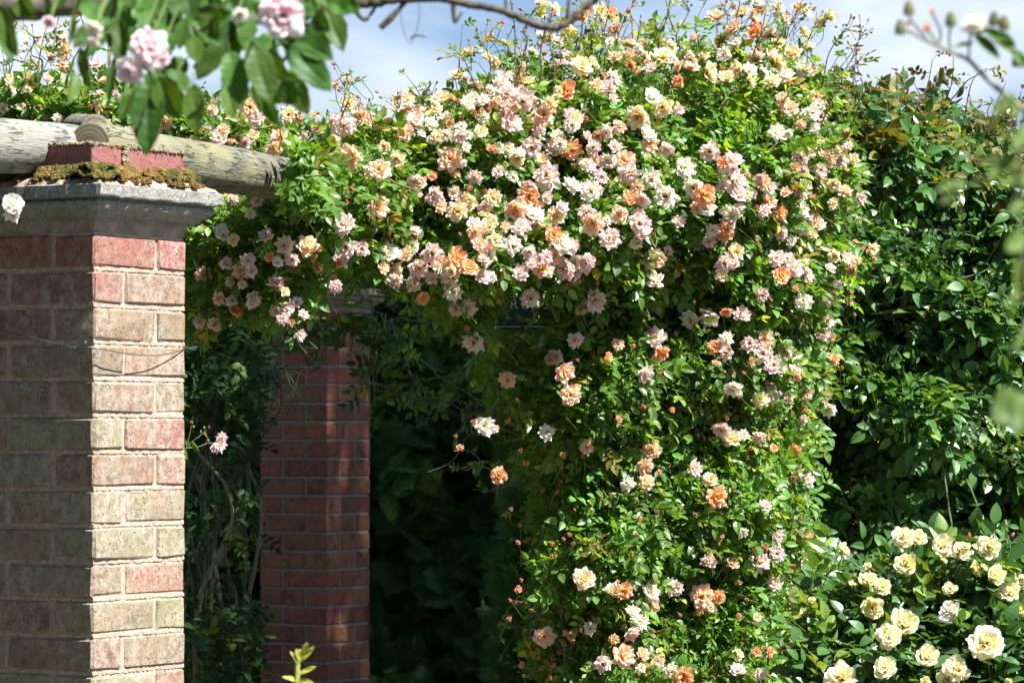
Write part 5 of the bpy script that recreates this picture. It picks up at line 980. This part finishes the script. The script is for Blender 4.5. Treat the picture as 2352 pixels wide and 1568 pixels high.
for pts in ([(1250, 1500), (1275, 1400), (1285, 1345)], [(1270, 1470), (1330, 1425), (1360, 1395)], [(1380, 1475), (1395, 1430), (1378, 1415)], [(1330, 1430), (1370, 1390), (1400, 1370)]): tube(st, spline(np.array([c4(*q) for q in pts]), 4), .0009, (.13, .20, .05), 4)
for a, b_, d_, k in ((1475, 1480, 115, 'P'), (1490, 1430, 80, 'P'), (1375, 1410, 38, 'B'), (1402, 1360, 30, 'B'), (1285, 1330, 38, 'B'), (1440, 1500, 70, 'P')): place_bloom(k, c4(a, b_), (random.gauss(.2, .4), -1, random.gauss(.1, .3)) if k == 'P' else (.3, -.3, .8), d_ * .34178 / F * YY, q2)
for a, b_ in ((1350, 1390), (1372, 1365), (1300, 1358), (1400, 1450)): st.add(GB, np.diag([.0045] * 3)[None], c4(a, b_)[None], np.array([[.15, .18, .08]]))
for a, b_, c_, d_, w_ in ((1250, 1440, 1275, 1500, 26), (1290, 1450, 1335, 1520, 30), (1240, 1500, 1260, 1580, 22)): place_leaf(lf, c4(a, b_), c4(c_, d_), w_ / math.hypot(c_ - a, d_ - b_), (.10, .20, .04))
lf.build('leaves', M_leaf, q2)
g = c4(1150, 1540); tube(st, spline([g, g * [1, 1, .5], g * [1, 1, 0]], 5), .003, (.13, .16, .05), 5); st.build('stems', M_stem, q2)

# ------------------------------------------------------------------ unseen tree added right of the frame to shade hedge and back pillar
tr = empty('tree', 'broad leafy tree added out of view on the right to shade the hedge and back pillar', 'tree'); lf = Soup(); n = 26000
cen = np.array([4.3, 13.6, 8.6]); cl = cen + rng.uniform(-1, 1, (140, 3)) * [1.6, 2.6, 2.3]
ci = rng.integers(0, 140, n); P = cl[ci] + rng.normal(0, .33, (n, 3)); TL = [leaflet(.09, .6, .2, .2, 2) for _ in range(3)]
Fm = frames(unit(rng.normal(0, 1, (n, 3))), rng.normal(0, 1, (n, 3)) + [0, 0, .8]) * rng.uniform(.8, 1.5, n)[:, None, None]; lf.add(TL[0], Fm, P, np.array([[.05, .11, .025]]) * rng.uniform(.7, 1.3, (n, 1))); lf.build('crown', M_leaf, tr)
s = Soup(); tb = np.array([4.5, 13.8, 0]); tube(s, spline([tb, tb + [.05, 0, 1.5], tb + [0, -.1, 4], cen + [0, 0, .3]], 6), np.linspace(.16, .07, 19), (1, 1, 1), 14)
for k in range(14): c_ = cl[k * 5]; t0 = tb + [0, -.05, random.uniform(4, 6.5)]; tube(s, spline([t0, (t0 + c_) / 2 + rng.normal(0, .1, 3), c_], 5), np.linspace(.05, .012, 11), (1, 1, 1), 7)
s.build('trunk', M_bark, tr, True)

# ------------------------------------------------------------------ tall unseen hedges added left of and behind the viewer to block sky light
def tall_hedge(label, x0, x1, y0, y1, h):
    t = empty('sky_block_hedge', label, 'hedge'); s = Soup(); g = Soup(); boxs(s, x0, x1, y0, y1, 0, h, (.012, .018, .008), .1); s.build('twiggy_core', M_yew, t)
    n = 5000; f = rng.random(n) < .85; X = rng.uniform(x0, x1, n); Y = rng.uniform(y0, y1, n); Z = rng.uniform(.1, h, n)
    if x1 - x0 > y1 - y0: Y = np.where(f, y1, Y)
    else: X = np.where(f, x1, X)
    Z = np.where(f, Z, h); P = np.stack([X, Y, Z], -1) + rng.normal(0, .06, (n, 3)); Fm = frames(unit(rng.normal(0, 1, (n, 3))), rng.normal(0, 1, (n, 3)) + [0, 0, .5]) * rng.uniform(1.5, 2.6, n)[:, None, None]
    g.add(TL[1], Fm, P, np.array([[.035, .085, .022]]) * rng.uniform(.7, 1.3, (n, 1))); g.build('foliage', M_leaf, t)
tall_hedge('tall dark hedge added out of view on the left to block sky light', -6.6, -5.4, -6, 11, 5.2)
tall_hedge('tall dark hedge added behind the viewer to block sky light', -5.3, 7, -7.4, -6.2, 5.2)
